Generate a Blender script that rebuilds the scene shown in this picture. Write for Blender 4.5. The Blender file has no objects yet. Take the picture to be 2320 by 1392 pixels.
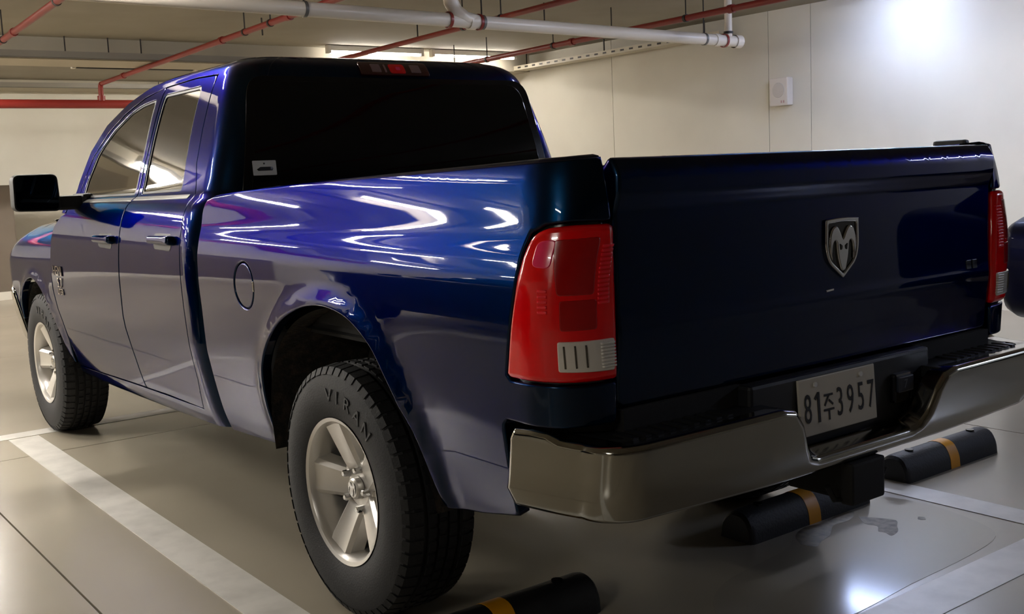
import bpy, bmesh, math, random
import numpy as np
from mathutils import Matrix, Vector
from mathutils.geometry import delaunay_2d_cdt

random.seed(7)
SC = bpy.context.scene
COL = SC.collection

# ------------------------------------------------------------------ camera
# World frame: X to the truck's right, Y towards the truck's nose, Z up, metres; the rear axle stands at y = 0.
CAM_POS = (-2.487, -2.957, 1.365)
CAM_YAW, CAM_PITCH, CAM_ROLL = 0.6419, -0.1232, -0.04375
cam_data = bpy.data.cameras.new('camera')
cam_data.sensor_width = 36.0
cam_data.sensor_fit = 'HORIZONTAL'
cam_data.lens = 36.0 * 2443.2 / 2320.0
cam_data.clip_start = 0.05
cam = bpy.data.objects.new('camera', cam_data)
COL.objects.link(cam)
_cy, _sy, _cp, _sp = math.cos(CAM_YAW), math.sin(CAM_YAW), math.cos(CAM_PITCH), math.sin(CAM_PITCH)
_fw = Vector((_sy * _cp, _cy * _cp, _sp))
_rt = Vector((_cy, -_sy, 0))
_up = _rt.cross(_fw)
_c, _s = math.cos(CAM_ROLL), math.sin(CAM_ROLL)
_r2 = _c * _rt + _s * _up
_u2 = -_s * _rt + _c * _up
cam.matrix_world = Matrix(((_r2.x, _u2.x, -_fw.x, CAM_POS[0]), (_r2.y, _u2.y, -_fw.y, CAM_POS[1]),
                           (_r2.z, _u2.z, -_fw.z, CAM_POS[2]), (0, 0, 0, 1)))
SC.camera = cam

# ------------------------------------------------------------------ world and exposure
world = bpy.data.worlds.new('world')
SC.world = world
world.use_nodes = True
world.node_tree.nodes['Background'].inputs[0].default_value = (0.5, 0.5, 0.5, 1)
world.node_tree.nodes['Background'].inputs[1].default_value = 0.02
SC.view_settings.view_transform = 'Standard'
SC.view_settings.look = 'None'
SC.view_settings.exposure = EXPOSURE = 0.18
SC.view_settings.gamma = 1.0
SC.cycles.caustics_reflective = False
SC.cycles.caustics_refractive = False
SC.view_settings.use_curve_mapping = False
LAMP_POWER = 270.0          # emission of the warm batten tubes
LAMP_COOL = 200.0           # emission of the cool battens beside the side wall

# ------------------------------------------------------------------ materials
def srgb(r, g, b):
    f = lambda c: (c / 255 / 12.92) if c / 255 <= 0.04045 else ((c / 255 + 0.055) / 1.055) ** 2.4
    return (f(r), f(g), f(b), 1)

MATS = {}
def mat(name, col=(200, 200, 200), rough=0.5, metal=0.0, coat=0.0, coat_rough=0.03, spec=0.5, emit=None, estr=0.0,
        noise=None, bump=None, ior=None):
    if name in MATS:
        return MATS[name]
    m = bpy.data.materials.new(name)
    m.use_nodes = True
    nt = m.node_tree
    b = nt.nodes['Principled BSDF']
    c = srgb(*col)
    b.inputs['Base Color'].default_value = c
    b.inputs['Roughness'].default_value = rough
    b.inputs['Metallic'].default_value = metal
    b.inputs['Coat Weight'].default_value = coat
    b.inputs['Coat Roughness'].default_value = coat_rough
    b.inputs['Specular IOR Level'].default_value = spec
    if ior:
        b.inputs['IOR'].default_value = ior
    if emit:
        b.inputs['Emission Color'].default_value = srgb(*emit)
        b.inputs['Emission Strength'].default_value = estr
    if noise or bump:
        tc = nt.nodes.new('ShaderNodeTexCoord')
    if noise:                       # (scale, colour2, detail, lo, hi)
        sc, col2, det, lo, hi = noise
        n = nt.nodes.new('ShaderNodeTexNoise')
        n.inputs['Scale'].default_value = sc
        n.inputs['Detail'].default_value = det
        nt.links.new(tc.outputs['Object'], n.inputs['Vector'])
        r = nt.nodes.new('ShaderNodeValToRGB')
        r.color_ramp.elements[0].position = lo
        r.color_ramp.elements[1].position = hi
        r.color_ramp.elements[0].color = c
        r.color_ramp.elements[1].color = srgb(*col2)
        nt.links.new(n.outputs['Fac'], r.inputs['Fac'])
        nt.links.new(r.outputs['Color'], b.inputs['Base Color'])
    if bump:                        # (scale, strength)
        n2 = nt.nodes.new('ShaderNodeTexNoise')
        n2.inputs['Scale'].default_value = bump[0]
        n2.inputs['Detail'].default_value = 4
        nt.links.new(tc.outputs['Object'], n2.inputs['Vector'])
        bp = nt.nodes.new('ShaderNodeBump')
        bp.inputs['Strength'].default_value = bump[1]
        bp.inputs['Distance'].default_value = 0.01
        nt.links.new(n2.outputs['Fac'], bp.inputs['Height'])
        nt.links.new(bp.outputs['Normal'], b.inputs['Normal'])
    MATS[name] = m
    return m

PAINT = mat('blue_metallic_paint', (0, 32, 60), rough=0.32, metal=1.0, coat=1.0, coat_rough=0.02)
PAINT.node_tree.nodes['Principled BSDF'].inputs['Specular Tint'].default_value = (.03, .3, .5, 1)
PAINT.node_tree.nodes['Principled BSDF'].inputs['Coat IOR'].default_value = 1.33
GLASS = mat('tinted_glass', (3, 4, 6), rough=0.03, spec=0.5, coat=0.0)
SIDEGLASS = mat('smoked_side_glass', (16, 18, 20), rough=0.03, spec=0.5, coat=0.6)
BLACK = mat('black_plastic', (16, 17, 19), rough=0.5)
GLOSSBLACK = mat('gloss_black', (6, 6, 8), rough=0.15)
RUBBER = mat('tyre_rubber', (11, 12, 15), rough=0.7, bump=(180, 0.15))
UNDER = mat('underbody_black', (14, 13, 12), rough=0.8)
LINER = mat('dusty_wheel_well', (20, 17, 13), rough=0.95, noise=(28, (58, 48, 36), 6, 0.45, 0.75), bump=(60, 0.6))
CHROME = mat('chrome', (205, 205, 205), rough=0.06, metal=1.0)
CHROME_SOFT = mat('bumper_chrome', (160, 158, 150), rough=0.11, metal=1.0)
ALLOY = mat('alloy_silver', (216, 213, 207), rough=0.32, metal=0.65)
ALLOY_DARK = mat('alloy_grey', (98, 94, 88), rough=0.45, metal=0.6)
REDLENS = mat('red_lens', (238, 0, 8), rough=0.16, coat=0.5, coat_rough=0.02)
REDDEEP = mat('deep_red_lens', (165, 0, 4), rough=0.2, coat=0.4, coat_rough=0.02)
REDBRIGHT = mat('bright_red_reflector', (255, 24, 44), rough=0.25, coat=0.6)
PINKLENS = mat('rosy_bulb_glass', (250, 50, 100), rough=0.2, coat=0.8)
CLEARLENS = mat('clear_lens', (232, 228, 220), rough=0.2, metal=0.15, coat=1.0)
PLATEMAT = mat('plate_cream', (205, 200, 186), rough=0.45)
INK = mat('plate_ink', (22, 20, 22), rough=0.5)
WHITEMAT = mat('white_vinyl', (225, 225, 222), rough=0.5)

# ------------------------------------------------------------------ mesh helpers
def link(name, me, m=None, parent=None):
    o = bpy.data.objects.new(name, me)
    COL.objects.link(o)
    if m is not None and me is not None and not me.materials:
        me.materials.append(m)
    if parent is not None:
        o.parent = parent
        o.matrix_parent_inverse = parent.matrix_world.inverted() if False else Matrix.Identity(4)
    return o

def empty(name, loc=(0, 0, 0), parent=None, rot=(0, 0, 0)):
    o = bpy.data.objects.new(name, None)
    COL.objects.link(o)
    o.location = loc
    o.rotation_euler = rot
    if parent is not None:
        o.parent = parent
    o.empty_display_size = 0.1
    return o

def tag(o, label=None, cat=None, group=None, kind=None):
    if label: o['label'] = label
    if cat: o['category'] = cat
    if group: o['group'] = group
    if kind: o['kind'] = kind
    return o

def mesh(verts, faces, smooth=False, normals=None, name='m'):
    me = bpy.data.meshes.new(name)
    me.from_pydata([tuple(map(float, v)) for v in verts], [], [tuple(map(int, f)) for f in faces])
    me.update()
    if smooth:
        me.polygons.foreach_set('use_smooth', [True] * len(me.polygons))
    if normals is not None:
        me.normals_split_custom_set_from_vertices([tuple(map(float, n)) for n in normals])
    return me

class MB:
    """collects simple shapes into one mesh"""
    def __init__(self):
        self.v, self.f = [], []
    def add(self, vs, fs):
        k = len(self.v)
        self.v += [tuple(p) for p in vs]
        self.f += [tuple(i + k for i in f) for f in fs]
        return self
    def box(self, x0, x1, y0, y1, z0, z1, b=0.0):
        if b <= 0:
            vs = [(x, y, z) for x in (x0, x1) for y in (y0, y1) for z in (z0, z1)]
            fs = [(0, 1, 3, 2), (4, 6, 7, 5), (0, 4, 5, 1), (2, 3, 7, 6), (0, 2, 6, 4), (1, 5, 7, 3)]
            return self.add(vs, fs)
        bm = bmesh.new()
        bmesh.ops.create_cube(bm, size=1)
        for v in bm.verts:
            v.co = ((x0 + x1) / 2 + v.co.x * (x1 - x0), (y0 + y1) / 2 + v.co.y * (y1 - y0), (z0 + z1) / 2 + v.co.z * (z1 - z0))
        bmesh.ops.bevel(bm, geom=bm.edges[:], offset=b, segments=2, profile=0.6, affect='EDGES')
        return self.bm(bm)
    def bm(self, bm):
        bm.verts.index_update()
        self.add([tuple(v.co) for v in bm.verts], [[v.index for v in f.verts] for f in bm.faces])
        bm.free()
        return self
    def tube(self, pts, r, n=12, cap=True):
        pts = [Vector(p) for p in pts]
        rad = r if isinstance(r, (list, tuple)) else [r] * len(pts)
        rings, prev = [], None
        vs, fs = [], []
        for i, p in enumerate(pts):
            t = (pts[min(i + 1, len(pts) - 1)] - pts[max(i - 1, 0)]).normalized()
            if prev is None:
                a = Vector((0, 0, 1)) if abs(t.z) < 0.9 else Vector((1, 0, 0))
                u = t.cross(a).normalized()
            else:
                u = (prev - t * prev.dot(t)).normalized()
            prev = u
            w = t.cross(u)
            for k in range(n):
                an = 2 * math.pi * k / n
                vs.append(p + rad[i] * (math.cos(an) * u + math.sin(an) * w))
        for i in range(len(pts) - 1):
            for k in range(n):
                fs.append((i * n + k, i * n + (k + 1) % n, (i + 1) * n + (k + 1) % n, (i + 1) * n + k))
        if cap:
            fs.append(tuple(range(n - 1, -1, -1)))
            fs.append(tuple(range((len(pts) - 1) * n, len(pts) * n)))
        return self.add(vs, fs)
    def prism(self, poly, fn0, fn1):
        """poly: 2D points; fn0/fn1 map (u, v) to the two caps"""
        n = len(poly)
        vs = [fn0(*p) for p in poly] + [fn1(*p) for p in poly]
        fs = [tuple(range(n)), tuple(range(2 * n - 1, n - 1, -1))]
        fs += [(i, i + n, (i + 1) % n + n, (i + 1) % n) for i in range(n)]
        return self.add(vs, fs)
    def build(self, name, m, parent=None, smooth=False, angle=35):
        me = bpy.data.meshes.new(name)
        me.from_pydata(self.v, [], self.f)
        bm = bmesh.new()
        bm.from_mesh(me)
        bmesh.ops.recalc_face_normals(bm, faces=bm.faces[:])
        bm.to_mesh(me)
        bm.free()
        me.update()
        if smooth:
            me.polygons.foreach_set('use_smooth', [True] * len(me.polygons))
            me.set_sharp_from_angle(angle=math.radians(angle))
        return link(name, me, m, parent)

def lathe(profile, n=64, axis='x'):
    """profile: (a, r) pairs; spun round the x axis"""
    vs, fs = [], []
    for k in range(n):
        an = 2 * math.pi * k / n
        for a, r in profile:
            vs.append((a, r * math.cos(an), r * math.sin(an)))
    m = len(profile)
    for k in range(n):
        for i in range(m - 1):
            fs.append((k * m + i, k * m + i + 1, ((k + 1) % n) * m + i + 1, ((k + 1) % n) * m + i))
    return vs, fs

def herm(z, tab):
    t = np.array(tab, float)
    x, y = t[:, 0], t[:, 1]
    h = np.diff(x)
    d = np.diff(y) / h
    m = np.zeros(len(x))
    m[0], m[-1] = d[0], d[-1]
    for i in range(1, len(x) - 1):
        m[i] = 0 if d[i - 1] * d[i] <= 0 else 2 * d[i - 1] * d[i] / (d[i - 1] + d[i])
    z = np.clip(np.asarray(z, float), x[0], x[-1])
    i = np.clip(np.searchsorted(x, z) - 1, 0, len(h) - 1)
    s = (z - x[i]) / h[i]
    H = h[i]
    return ((2 * s**3 - 3 * s**2 + 1) * y[i] + (s**3 - 2 * s**2 + s) * H * m[i]
            + (-2 * s**3 + 3 * s**2) * y[i + 1] + (s**3 - s**2) * H * m[i + 1])

def resample(poly, step, closed=True):
    P = np.array(poly, float)
    out = []
    n = len(P)
    for i in range(n if closed else n - 1):
        a, b = P[i], P[(i + 1) % n]
        k = max(1, int(math.ceil(np.linalg.norm(b - a) / step)))
        for j in range(k):
            out.append(a + (b - a) * j / k)
    if not closed:
        out.append(P[-1])
    return np.array(out)

def rounded(poly, r, seg=5, closed=True):
    """round the corners of a polygon by arcs (quadratic) of reach r (float or list)"""
    P = [np.array(p, float) for p in poly]
    n = len(P)
    out = []
    for i in range(n):
        ri = r[i] if isinstance(r, (list, tuple)) else r
        a, b, c = P[i - 1], P[i], P[(i + 1) % n]
        if ri <= 0 or (not closed and i in (0, n - 1)):
            out.append(b)
            continue
        la, lc = np.linalg.norm(a - b), np.linalg.norm(c - b)
        p0 = b + (a - b) / la * min(ri, la * 0.49)
        p1 = b + (c - b) / lc * min(ri, lc * 0.49)
        for k in range(seg + 1):
            t = k / seg
            out.append((1 - t)**2 * p0 + 2 * t * (1 - t) * b + t * t * p1)
    return np.array(out)

def spline(pts, k=5):
    """Catmull-Rom through open points"""
    P = [np.array(p, float) for p in pts]
    P = [2 * P[0] - P[1]] + P + [2 * P[-1] - P[-2]]
    out = []
    for i in range(1, len(P) - 2):
        p0, p1, p2, p3 = P[i - 1:i + 3]
        for j in range(k):
            t = j / k
            out.append(0.5 * ((2 * p1) + (p2 - p0) * t + (2 * p0 - 5 * p1 + 4 * p2 - p3) * t * t + (3 * p1 - p0 - 3 * p2 + p3) * t**3))
    out.append(P[-2])
    return np.array(out)

def area2(P):
    x, y = P[:, 0], P[:, 1]
    return 0.5 * np.sum(x * np.roll(y, -1) - np.roll(x, -1) * y)

def inside(pts, poly):
    pts = np.asarray(pts)
    x, y = pts[:, 0], pts[:, 1]
    res = np.zeros(len(pts), bool)
    n = len(poly)
    for i in range(n):
        x1, y1 = poly[i]
        x2, y2 = poly[(i + 1) % n]
        c = ((y1 > y) != (y2 > y))
        if y1 == y2:
            continue
        xi = (x2 - x1) * (y - y1) / (y2 - y1) + x1
        res ^= c & (x < xi)
    return res

def dist(pts, poly, closed=True):
    pts = np.asarray(pts, float)
    A = np.asarray(poly, float)
    B = np.roll(A, -1, 0)
    if not closed:
        A, B = A[:-1], B[:-1]
    best = np.full(len(pts), 1e9)
    for a, b in zip(A, B):
        ab = b - a
        l = ab @ ab
        if l < 1e-14:
            continue
        t = np.clip(((pts - a) @ ab) / l, 0, 1)
        d = np.linalg.norm(pts - a - t[:, None] * ab, axis=1)
        best = np.minimum(best, d)
    return best

def fnormal(fn, uv, sgn):
    e = 1e-4
    u, v = uv[:, 0], uv[:, 1]
    du = fn(u + e, v) - fn(u - e, v)
    dv = fn(u, v + e) - fn(u, v - e)
    n = np.cross(du, dv) * sgn
    return n / np.maximum(np.linalg.norm(n, axis=1, keepdims=True), 1e-12)

def panel(name, outline, fn, m, parent, holes=(), step=(0.05, 0.04), edge=0.012, r=0.005, depth=0.02, out=None, mirror=False,
          lift=0.0, segs=(90, 60, 30, 0), both=False, ustops=None, vstops=None):
    """A sheet with rounded rims on the surface fn(u, v): CDT fill of the outline, analytic normals, a return flange round every edge.
    out: a point on the outer side, to orient normals."""
    loops = [np.array(outline, float)] + [np.array(h, float) for h in holes]
    if area2(loops[0]) < 0: loops[0] = loops[0][::-1]
    for i in range(1, len(loops)):
        if area2(loops[i]) > 0: loops[i] = loops[i][::-1]
    loops = [resample(l, edge) for l in loops]
    # orientation of the surface normal
    c = loops[0].mean(0)[None]
    n0 = fnormal(fn, c, 1)[0]
    ref = np.array(out, float) - fn(c[:, 0], c[:, 1])[0]
    sgn = 1.0 if n0 @ ref > 0 else -1.0
    uv, theta, outw = [], [], []
    edges, loop_idx = [], []
    for l in loops:
        nx, pv = np.roll(l, -1, 0), np.roll(l, 1, 0)
        t = nx - pv
        t /= np.maximum(np.linalg.norm(t, axis=1, keepdims=True), 1e-12)
        o = np.stack([t[:, 1], -t[:, 0]], 1)           # outward for a CCW loop
        k = len(uv)
        idx = list(range(k, k + len(l)))
        uv += list(l); theta += [90.0] * len(l); outw += list(o)
        edges += [(idx[i], idx[(i + 1) % len(l)]) for i in range(len(l))]
        loop_idx.append(idx)
        for th in segs[1:]:
            ins = r * (1 - math.sin(math.radians(th)))
            q = l - o * ins
            uv += list(q); theta += [float(th)] * len(q); outw += list(o)
    uv, theta, outw = np.array(uv), np.array(theta), np.array(outw)
    nb = sum(len(i) for i in loop_idx)
    alll = loops
    d = np.min([dist(uv, l) for l in alll], axis=0)
    want = r * (1 - np.sin(np.radians(theta)))
    keep = (d > want * 0.93 - 1e-9)
    keep[theta == 90] = True
    ok = inside(uv, loops[0])
    for h in loops[1:]: ok &= ~inside(uv, h)
    keep &= ok | (theta == 90)
    mapi = -np.ones(len(uv), int)
    mapi[keep] = np.arange(keep.sum())
    uv, theta, outw = uv[keep], theta[keep], outw[keep]
    edges = [(mapi[a], mapi[b]) for a, b in edges]
    loop_idx = [[int(mapi[i]) for i in l] for l in loop_idx]
    lo, hi = loops[0].min(0), loops[0].max(0)
    us = np.linspace(lo[0], hi[0], max(3, int((hi[0] - lo[0]) / step[0]) + 2))
    vs = np.linspace(lo[1], hi[1], max(3, int((hi[1] - lo[1]) / step[1]) + 2))
    if ustops is not None: us = np.sort(np.concatenate([us, ustops]))
    if vstops is not None: vs = np.sort(np.concatenate([vs, vstops]))
    G = np.stack(np.meshgrid(us, vs, indexing='ij'), -1).reshape(-1, 2)
    G = G[inside(G, loops[0])]
    for h in loops[1:]: G = G[~inside(G, h)]
    if len(G):
        dd = np.min([dist(G, l) for l in alll], axis=0)
        G = G[dd > r + 0.35 * edge]
    U = np.concatenate([uv, G]) if len(G) else uv
    TH = np.concatenate([theta, np.zeros(len(G))])
    OW = np.concatenate([outw, np.zeros((len(G), 2))])
    res = delaunay_2d_cdt([Vector(p) for p in U], [(int(a), int(b)) for a, b in edges], [], 0, 1e-7)
    V2 = np.array([tuple(v) for v in res[0]])
    F = [tuple(f) for f in res[2]]
    ov = res[3]
    src = np.array([o[0] if len(o) else -1 for o in ov])
    th = np.where(src >= 0, TH[src], 0.0)
    ow = np.where((src >= 0)[:, None], OW[src], 0.0)
    cen = np.array([V2[list(f)].mean(0) for f in F])
    good = inside(cen, loops[0])
    for h in loops[1:]: good &= ~inside(cen, h)
    F = [f for f, g in zip(F, good) if g]
    N = fnormal(fn, V2, sgn)
    P = fn(V2[:, 0], V2[:, 1])
    e = 1e-4
    O3 = fn(V2[:, 0] + ow[:, 0] * e, V2[:, 1] + ow[:, 1] * e) - P
    O3 /= np.maximum(np.linalg.norm(O3, axis=1, keepdims=True), 1e-12)
    O3[(np.abs(ow).sum(1) < 1e-9)] = 0
    tr = np.radians(th)[:, None]
    P = P + N * (lift - r * (1 - np.cos(tr)))
    NN = N * np.cos(tr) + O3 * np.sin(tr)
    NN /= np.maximum(np.linalg.norm(NN, axis=1, keepdims=True), 1e-12)
    # orient faces
    F2 = []
    for f in F:
        a, b, c3 = P[f[0]], P[f[1]], P[f[2]]
        if np.cross(b - a, c3 - a) @ N[f[0]] < 0: f = f[::-1]
        F2.append(tuple(f))
    Vl, Nl = list(P), list(NN)
    if depth > 0:
        inv = {}
        for i, s_ in enumerate(src):
            if s_ >= 0: inv[int(s_)] = i
        for l in loop_idx:
            ids = [inv[i] for i in l if i in inv]
            k = len(Vl)
            for i in ids: Vl.append(P[i]); Nl.append(O3[i])
            for i in ids: Vl.append(P[i] - N[i] * depth); Nl.append(O3[i])
            n = len(ids)
            for j in range(n):
                a, b = k + j, k + (j + 1) % n
                q = (a, a + n, b + n, b)
                nn = np.cross(Vl[a + n] - Vl[a], Vl[b] - Vl[a])
                if nn @ O3[ids[j]] < 0: q = q[::-1]
                F2.append(q)
    Vl, Nl = np.array(Vl), np.array(Nl)
    objs = []
    def put(Va, Na, Fa):
        me = mesh(Va, Fa, True, Na, name)
        return link(name, me, m, parent)
    if not mirror or both:
        objs.append(put(Vl, Nl, F2))
    if mirror or both:
        S = np.array([-1, 1, 1.])
        objs.append(put(Vl * S, Nl * S, [f[::-1] for f in F2]))
    return objs if both else objs[0]

def text_polys(s, size=1.0, font=None):
    cu = bpy.data.curves.new('txt', 'FONT')
    cu.body = s
    cu.size = size
    cu.align_x = 'CENTER'
    cu.align_y = 'CENTER'
    cu.resolution_u = 3
    o = bpy.data.objects.new('txt', cu)
    COL.objects.link(o)
    dg = bpy.context.evaluated_depsgraph_get()
    me = o.evaluated_get(dg).to_mesh()
    vs = [tuple(v.co) for v in me.vertices]
    fs = [tuple(p.vertices) for p in me.polygons]
    o.evaluated_get(dg).to_mesh_clear()
    bpy.data.objects.remove(o)
    bpy.data.curves.remove(cu)
    return vs, fs

def text_obj(name, s, size, m, parent, fn, h, sx=1.0, bold=0.0):
    """flat letters with height h laid on fn(u, v, w); u right, v up, w off the surface"""
    vs, fs = text_polys(s, size)
    if not fs:
        return None
    n = len(vs)
    V = [fn(x * sx, y, h) for x, y, z in vs] + [fn(x * sx, y, 0) for x, y, z in vs]
    F = list(fs) + [tuple(i + n for i in f[::-1]) for f in fs]
    cnt = {}
    for f in fs:
        for i in range(len(f)):
            a, b = f[i], f[(i + 1) % len(f)]
            cnt[(a, b)] = 1
    for (a, b) in list(cnt):
        if (b, a) not in cnt:
            F.append((a, a + n, b + n, b))
    mb = MB().add(V, F)
    return mb.build(name, m, parent)
# ================================================================== THE GARAGE
XW, YF, H = 6.50, 13.40, 2.90       # side wall, far wall, ceiling height
XL, YB = -15.0, -10.0
def floor_mat():
    m = bpy.data.materials.new('epoxy_floor')
    m.use_nodes = True
    nt = m.node_tree
    b = nt.nodes['Principled BSDF']
    geo = nt.nodes.new('ShaderNodeNewGeometry')
    n1 = nt.nodes.new('ShaderNodeTexNoise')
    n1.inputs['Scale'].default_value = .9
    n1.inputs['Detail'].default_value = 3
    nt.links.new(geo.outputs['Position'], n1.inputs['Vector'])
    mx = nt.nodes.new('ShaderNodeMix')
    mx.data_type = 'RGBA'
    ca, cb = [s for s in mx.inputs if s.type == 'RGBA'][:2]
    ca.default_value = srgb(152, 143, 126)
    cb.default_value = srgb(178, 169, 152)
    nt.links.new(n1.outputs['Fac'], mx.inputs[0])
    nt.links.new([s for s in mx.outputs if s.type == 'RGBA'][0], b.inputs['Base Color'])
    b.inputs['Roughness'].default_value = .24
    return m
FLOOR = floor_mat()
LINE = mat('line_paint', (214, 210, 202), rough=.35, noise=(9, (192, 188, 180), 6, .4, .75))
WALL = mat('cream_wall', (224, 220, 206), rough=.75, noise=(1.2, (214, 209, 195), 4, .3, .7))
CEIL = mat('ceiling_paint', (150, 143, 128), rough=.85, noise=(1.5, (140, 133, 118), 4, .3, .7))
TAUPE = mat('taupe_paint', (118, 107, 94), rough=.6, noise=(3, (110, 99, 87), 4, .3, .7))
WHITEPAINT = mat('white_paint', (222, 216, 204), rough=.6)
REDPIPE = mat('red_pipe_paint', (132, 38, 30), rough=.4)
PVC = mat('white_pvc', (226, 216, 200), rough=.35)
STEEL = mat('galvanised', (110, 108, 104), rough=.5, metal=.6)
DARKSTEEL = mat('dark_steel', (48, 44, 42), rough=.5, metal=.4)
LAMPBODY = mat('lamp_housing', (215, 212, 205), rough=.5)

floor = MB().box(XL, XW, YB, YF, -.20, -.012).build('floor', mat('joint_dark', (64, 56, 48), rough=.9))
tag(floor, 'beige coated concrete garage floor with white bay lines', None, None, 'structure')
xj = [XL, -9.2, -5.4, -1.575, 2.55, XW]
yj = [YB, -5.0, 0.02 - 2.9, 3.02, 6.9, 10.2, YF]
g = .004
for i in range(len(xj) - 1):
    for j in range(len(yj) - 1):
        MB().box(xj[i] + g, xj[i + 1] - g, yj[j] + g, yj[j + 1] - g, -.03, 0.0).build('slab', FLOOR, floor)
def line(x0, x1, y0, y1, z=.0025):
    return MB().box(x0, x1, y0, y1, -.0005, z).build('bay_line', LINE, floor)
line(-1.225, -1.065, -1.06, 3.50)
line(1.29, 1.44, -1.06, 3.50)
line(3.85, 4.0, -1.06, 3.50)
line(-3.75, -3.60, -1.06, 3.50)
line(-6.4, 6.45, -1.235, -1.07, .002)
line(-6.4, 6.45, 3.52, 3.66, .002)

WET = mat('wet_floor', (162, 154, 140), rough=.11)
DRIED = mat('dried_scum', (112, 102, 86), rough=.6, noise=(30, (70, 62, 50), 5, .4, .7))
def film(name, pts, z, m, k=4):
    P = spline(pts + [pts[0]], k)[:-1]
    return MB().prism([tuple(p) for p in P], lambda u, v: (u, v, -.0005), lambda u, v: (u, v, z)).build(name, m, floor)
film('water_film', [(-.25, -.95), (-.08, -.72), (.10, -.62), (.35, -.585), (.507, -.55), (.72, -.42), (1.0, -.37), (1.2, -.40), (1.255, -.62), (1.2, -.86), (1.10, -.99), (.85, -1.03), (.5, -1.04), (.1, -1.055)], .0012, WET)
film('dried_patch', [(.541, -.571), (.60, -.50), (.706, -.463), (.799, -.483), (.92, -.454), (.983, -.479), (.884, -.53), (.801, -.521), (.73, -.56), (.689, -.584), (.62, -.60), (.562, -.623)], .0016, DRIED, 3)
film('dried_patch', [(.942, -.528), (.981, -.589), (1.005, -.649), (.95, -.69), (.903, -.725), (.845, -.736), (.86, -.70), (.853, -.676), (.90, -.64), (.89, -.594)], .0016, DRIED, 3)
film('dried_patch', [(1.098, -.682), (1.11, -.70), (1.085, -.722), (1.072, -.70)], .0016, DRIED, 3)

def wall(name, x0, x1, y0, y1, z0, z1, m, label):
    return tag(MB().box(x0, x1, y0, y1, z0, z1).build(name, m), label, None, None, 'structure')
wr_ = tag(MB().box(XW + .02, XW + .25, YB, YF + .2, -.2, H + .2).build('wall_right', mat('joint_grey', (90, 86, 78), rough=.9)), 'cream plastered side wall with vertical joints', None, None, 'structure')  # grey backing that shows in the joints between the panels
yy = [YB, -.6, 3.94, 4.47, 6.85, 9.6, YF]
for a, b in zip(yy[:-1], yy[1:]):
    MB().box(XW, XW + .03, a + .004, b - .004, -.01, H + .05).build('wall_panel', WALL, wr_)
wall('wall_far', XL, XW + .2, YF, YF + .2, -.2, H + .2, WALL, 'cream far wall behind the truck')
wall('wall_left', XL - .2, XL, YB, YF + .2, -.2, H + .2, WALL, 'cream wall on the open left side of the garage')
wall('wall_back', XL - .2, XW + .2, YB - .2, YB, -.2, H + .2, TAUPE, 'taupe wall at the back of the garage')
ceil_ = tag(MB().box(XL - .2, XW + .2, YB - .2, YF + .2, H, H + .2).build('ceiling', CEIL), 'taupe painted concrete ceiling', None, None, 'structure')
for y0, y1, zb in ((8.45, 9.10, 2.684),):
    MB().box(XL, XW, y0, y1, zb, H + .02).build('ceiling_beam', mat('beam_lit_tone', (176, 168, 150), rough=.85), ceil_)  # lighter than the ceiling: lamplight on the face put into the colour
MB().box(XL, XW, 12.75, YF, 2.80, H + .02).build('ceiling_beam', mat('beam_lit_tone'), ceil_)
tag(MB().box(XW - .012, XW, YB, YF, 0, .10).build('baseboard_right', WHITEPAINT), 'pale skirting strip along the side wall', None, None, 'structure')
# low partition at the far left
lw = tag(MB().box(-6.5, .86, 12.35, 12.60, 0, 1.50, .02).build('wall_partition', TAUPE), 'low taupe partition wall standing before the far wall', None, None, 'structure')
tag(MB().box(-6.5, .86, 12.32, 12.35, 0, .11, .004).build('baseboard_partition', WHITEPAINT), 'white skirting board along the low partition', None, None, 'structure')

# columns off to the left
for k, y in enumerate((5.2, -3.1)):
    c = tag(MB().box(-7.3, -6.5, y - .4, y + .4, 0, H, .03).build('wall_column', WALL), 'square cream column', None, None, 'structure')
    MB().box(-7.31, -6.49, y - .41, y + .41, .0, 1.2, .03).build('painted_band', TAUPE, c)

# ---- batten lamps
def batten(x, y, z, label, lit=True, along='x', length=1.24, group=None, power=None, colr=(255, 249, 241), drop=None):
    t = empty('batten_lamp', (x, y, z))
    tag(t, label, 'lamp', group)
    L = length / 2
    bx = (lambda mb, a0, a1, b0, b1, c0, c1, bev=0: mb.box(a0, a1, b0, b1, c0, c1, bev)) if along == 'x' else (lambda mb, a0, a1, b0, b1, c0, c1, bev=0: mb.box(b0, b1, a0, a1, c0, c1, bev))
    bx(MB(), -L, L, -.035, .035, -.02, .04, .006).build('housing', LAMPBODY, t)
    if lit:
        nm = 'lamp_tube_%d_%d' % (colr[2], int((power or LAMP_POWER) * 10))
        m = mat(nm, (255, 255, 255), rough=.6, emit=colr, estr=power or LAMP_POWER)
    else:
        m = mat('unlit_diffuser', (30, 28, 26), rough=.5)
    bx(MB(), -L + .03, L - .03, -.03, .03, -.045, -.02, .006).build('diffuser', m, t)
    for s_ in (-1, 1):
        bx(MB(), s_ * L - .02, s_ * L + .02, -.037, .037, -.048, .042, .004).build('end_cap', WHITEPAINT, t)
        if drop:
            bx(MB(), s_ * L * .8 - .004, s_ * L * .8 + .004, -.004, .004, .04, drop).build('hanger_rod', DARKSTEEL, t)
    return t
# ================================================================== THE PICKUP TRUCK
truck = empty('pickup_truck')
tag(truck, 'dark blue pickup truck with chrome rear bumper parked in a marked bay', 'truck')

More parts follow.
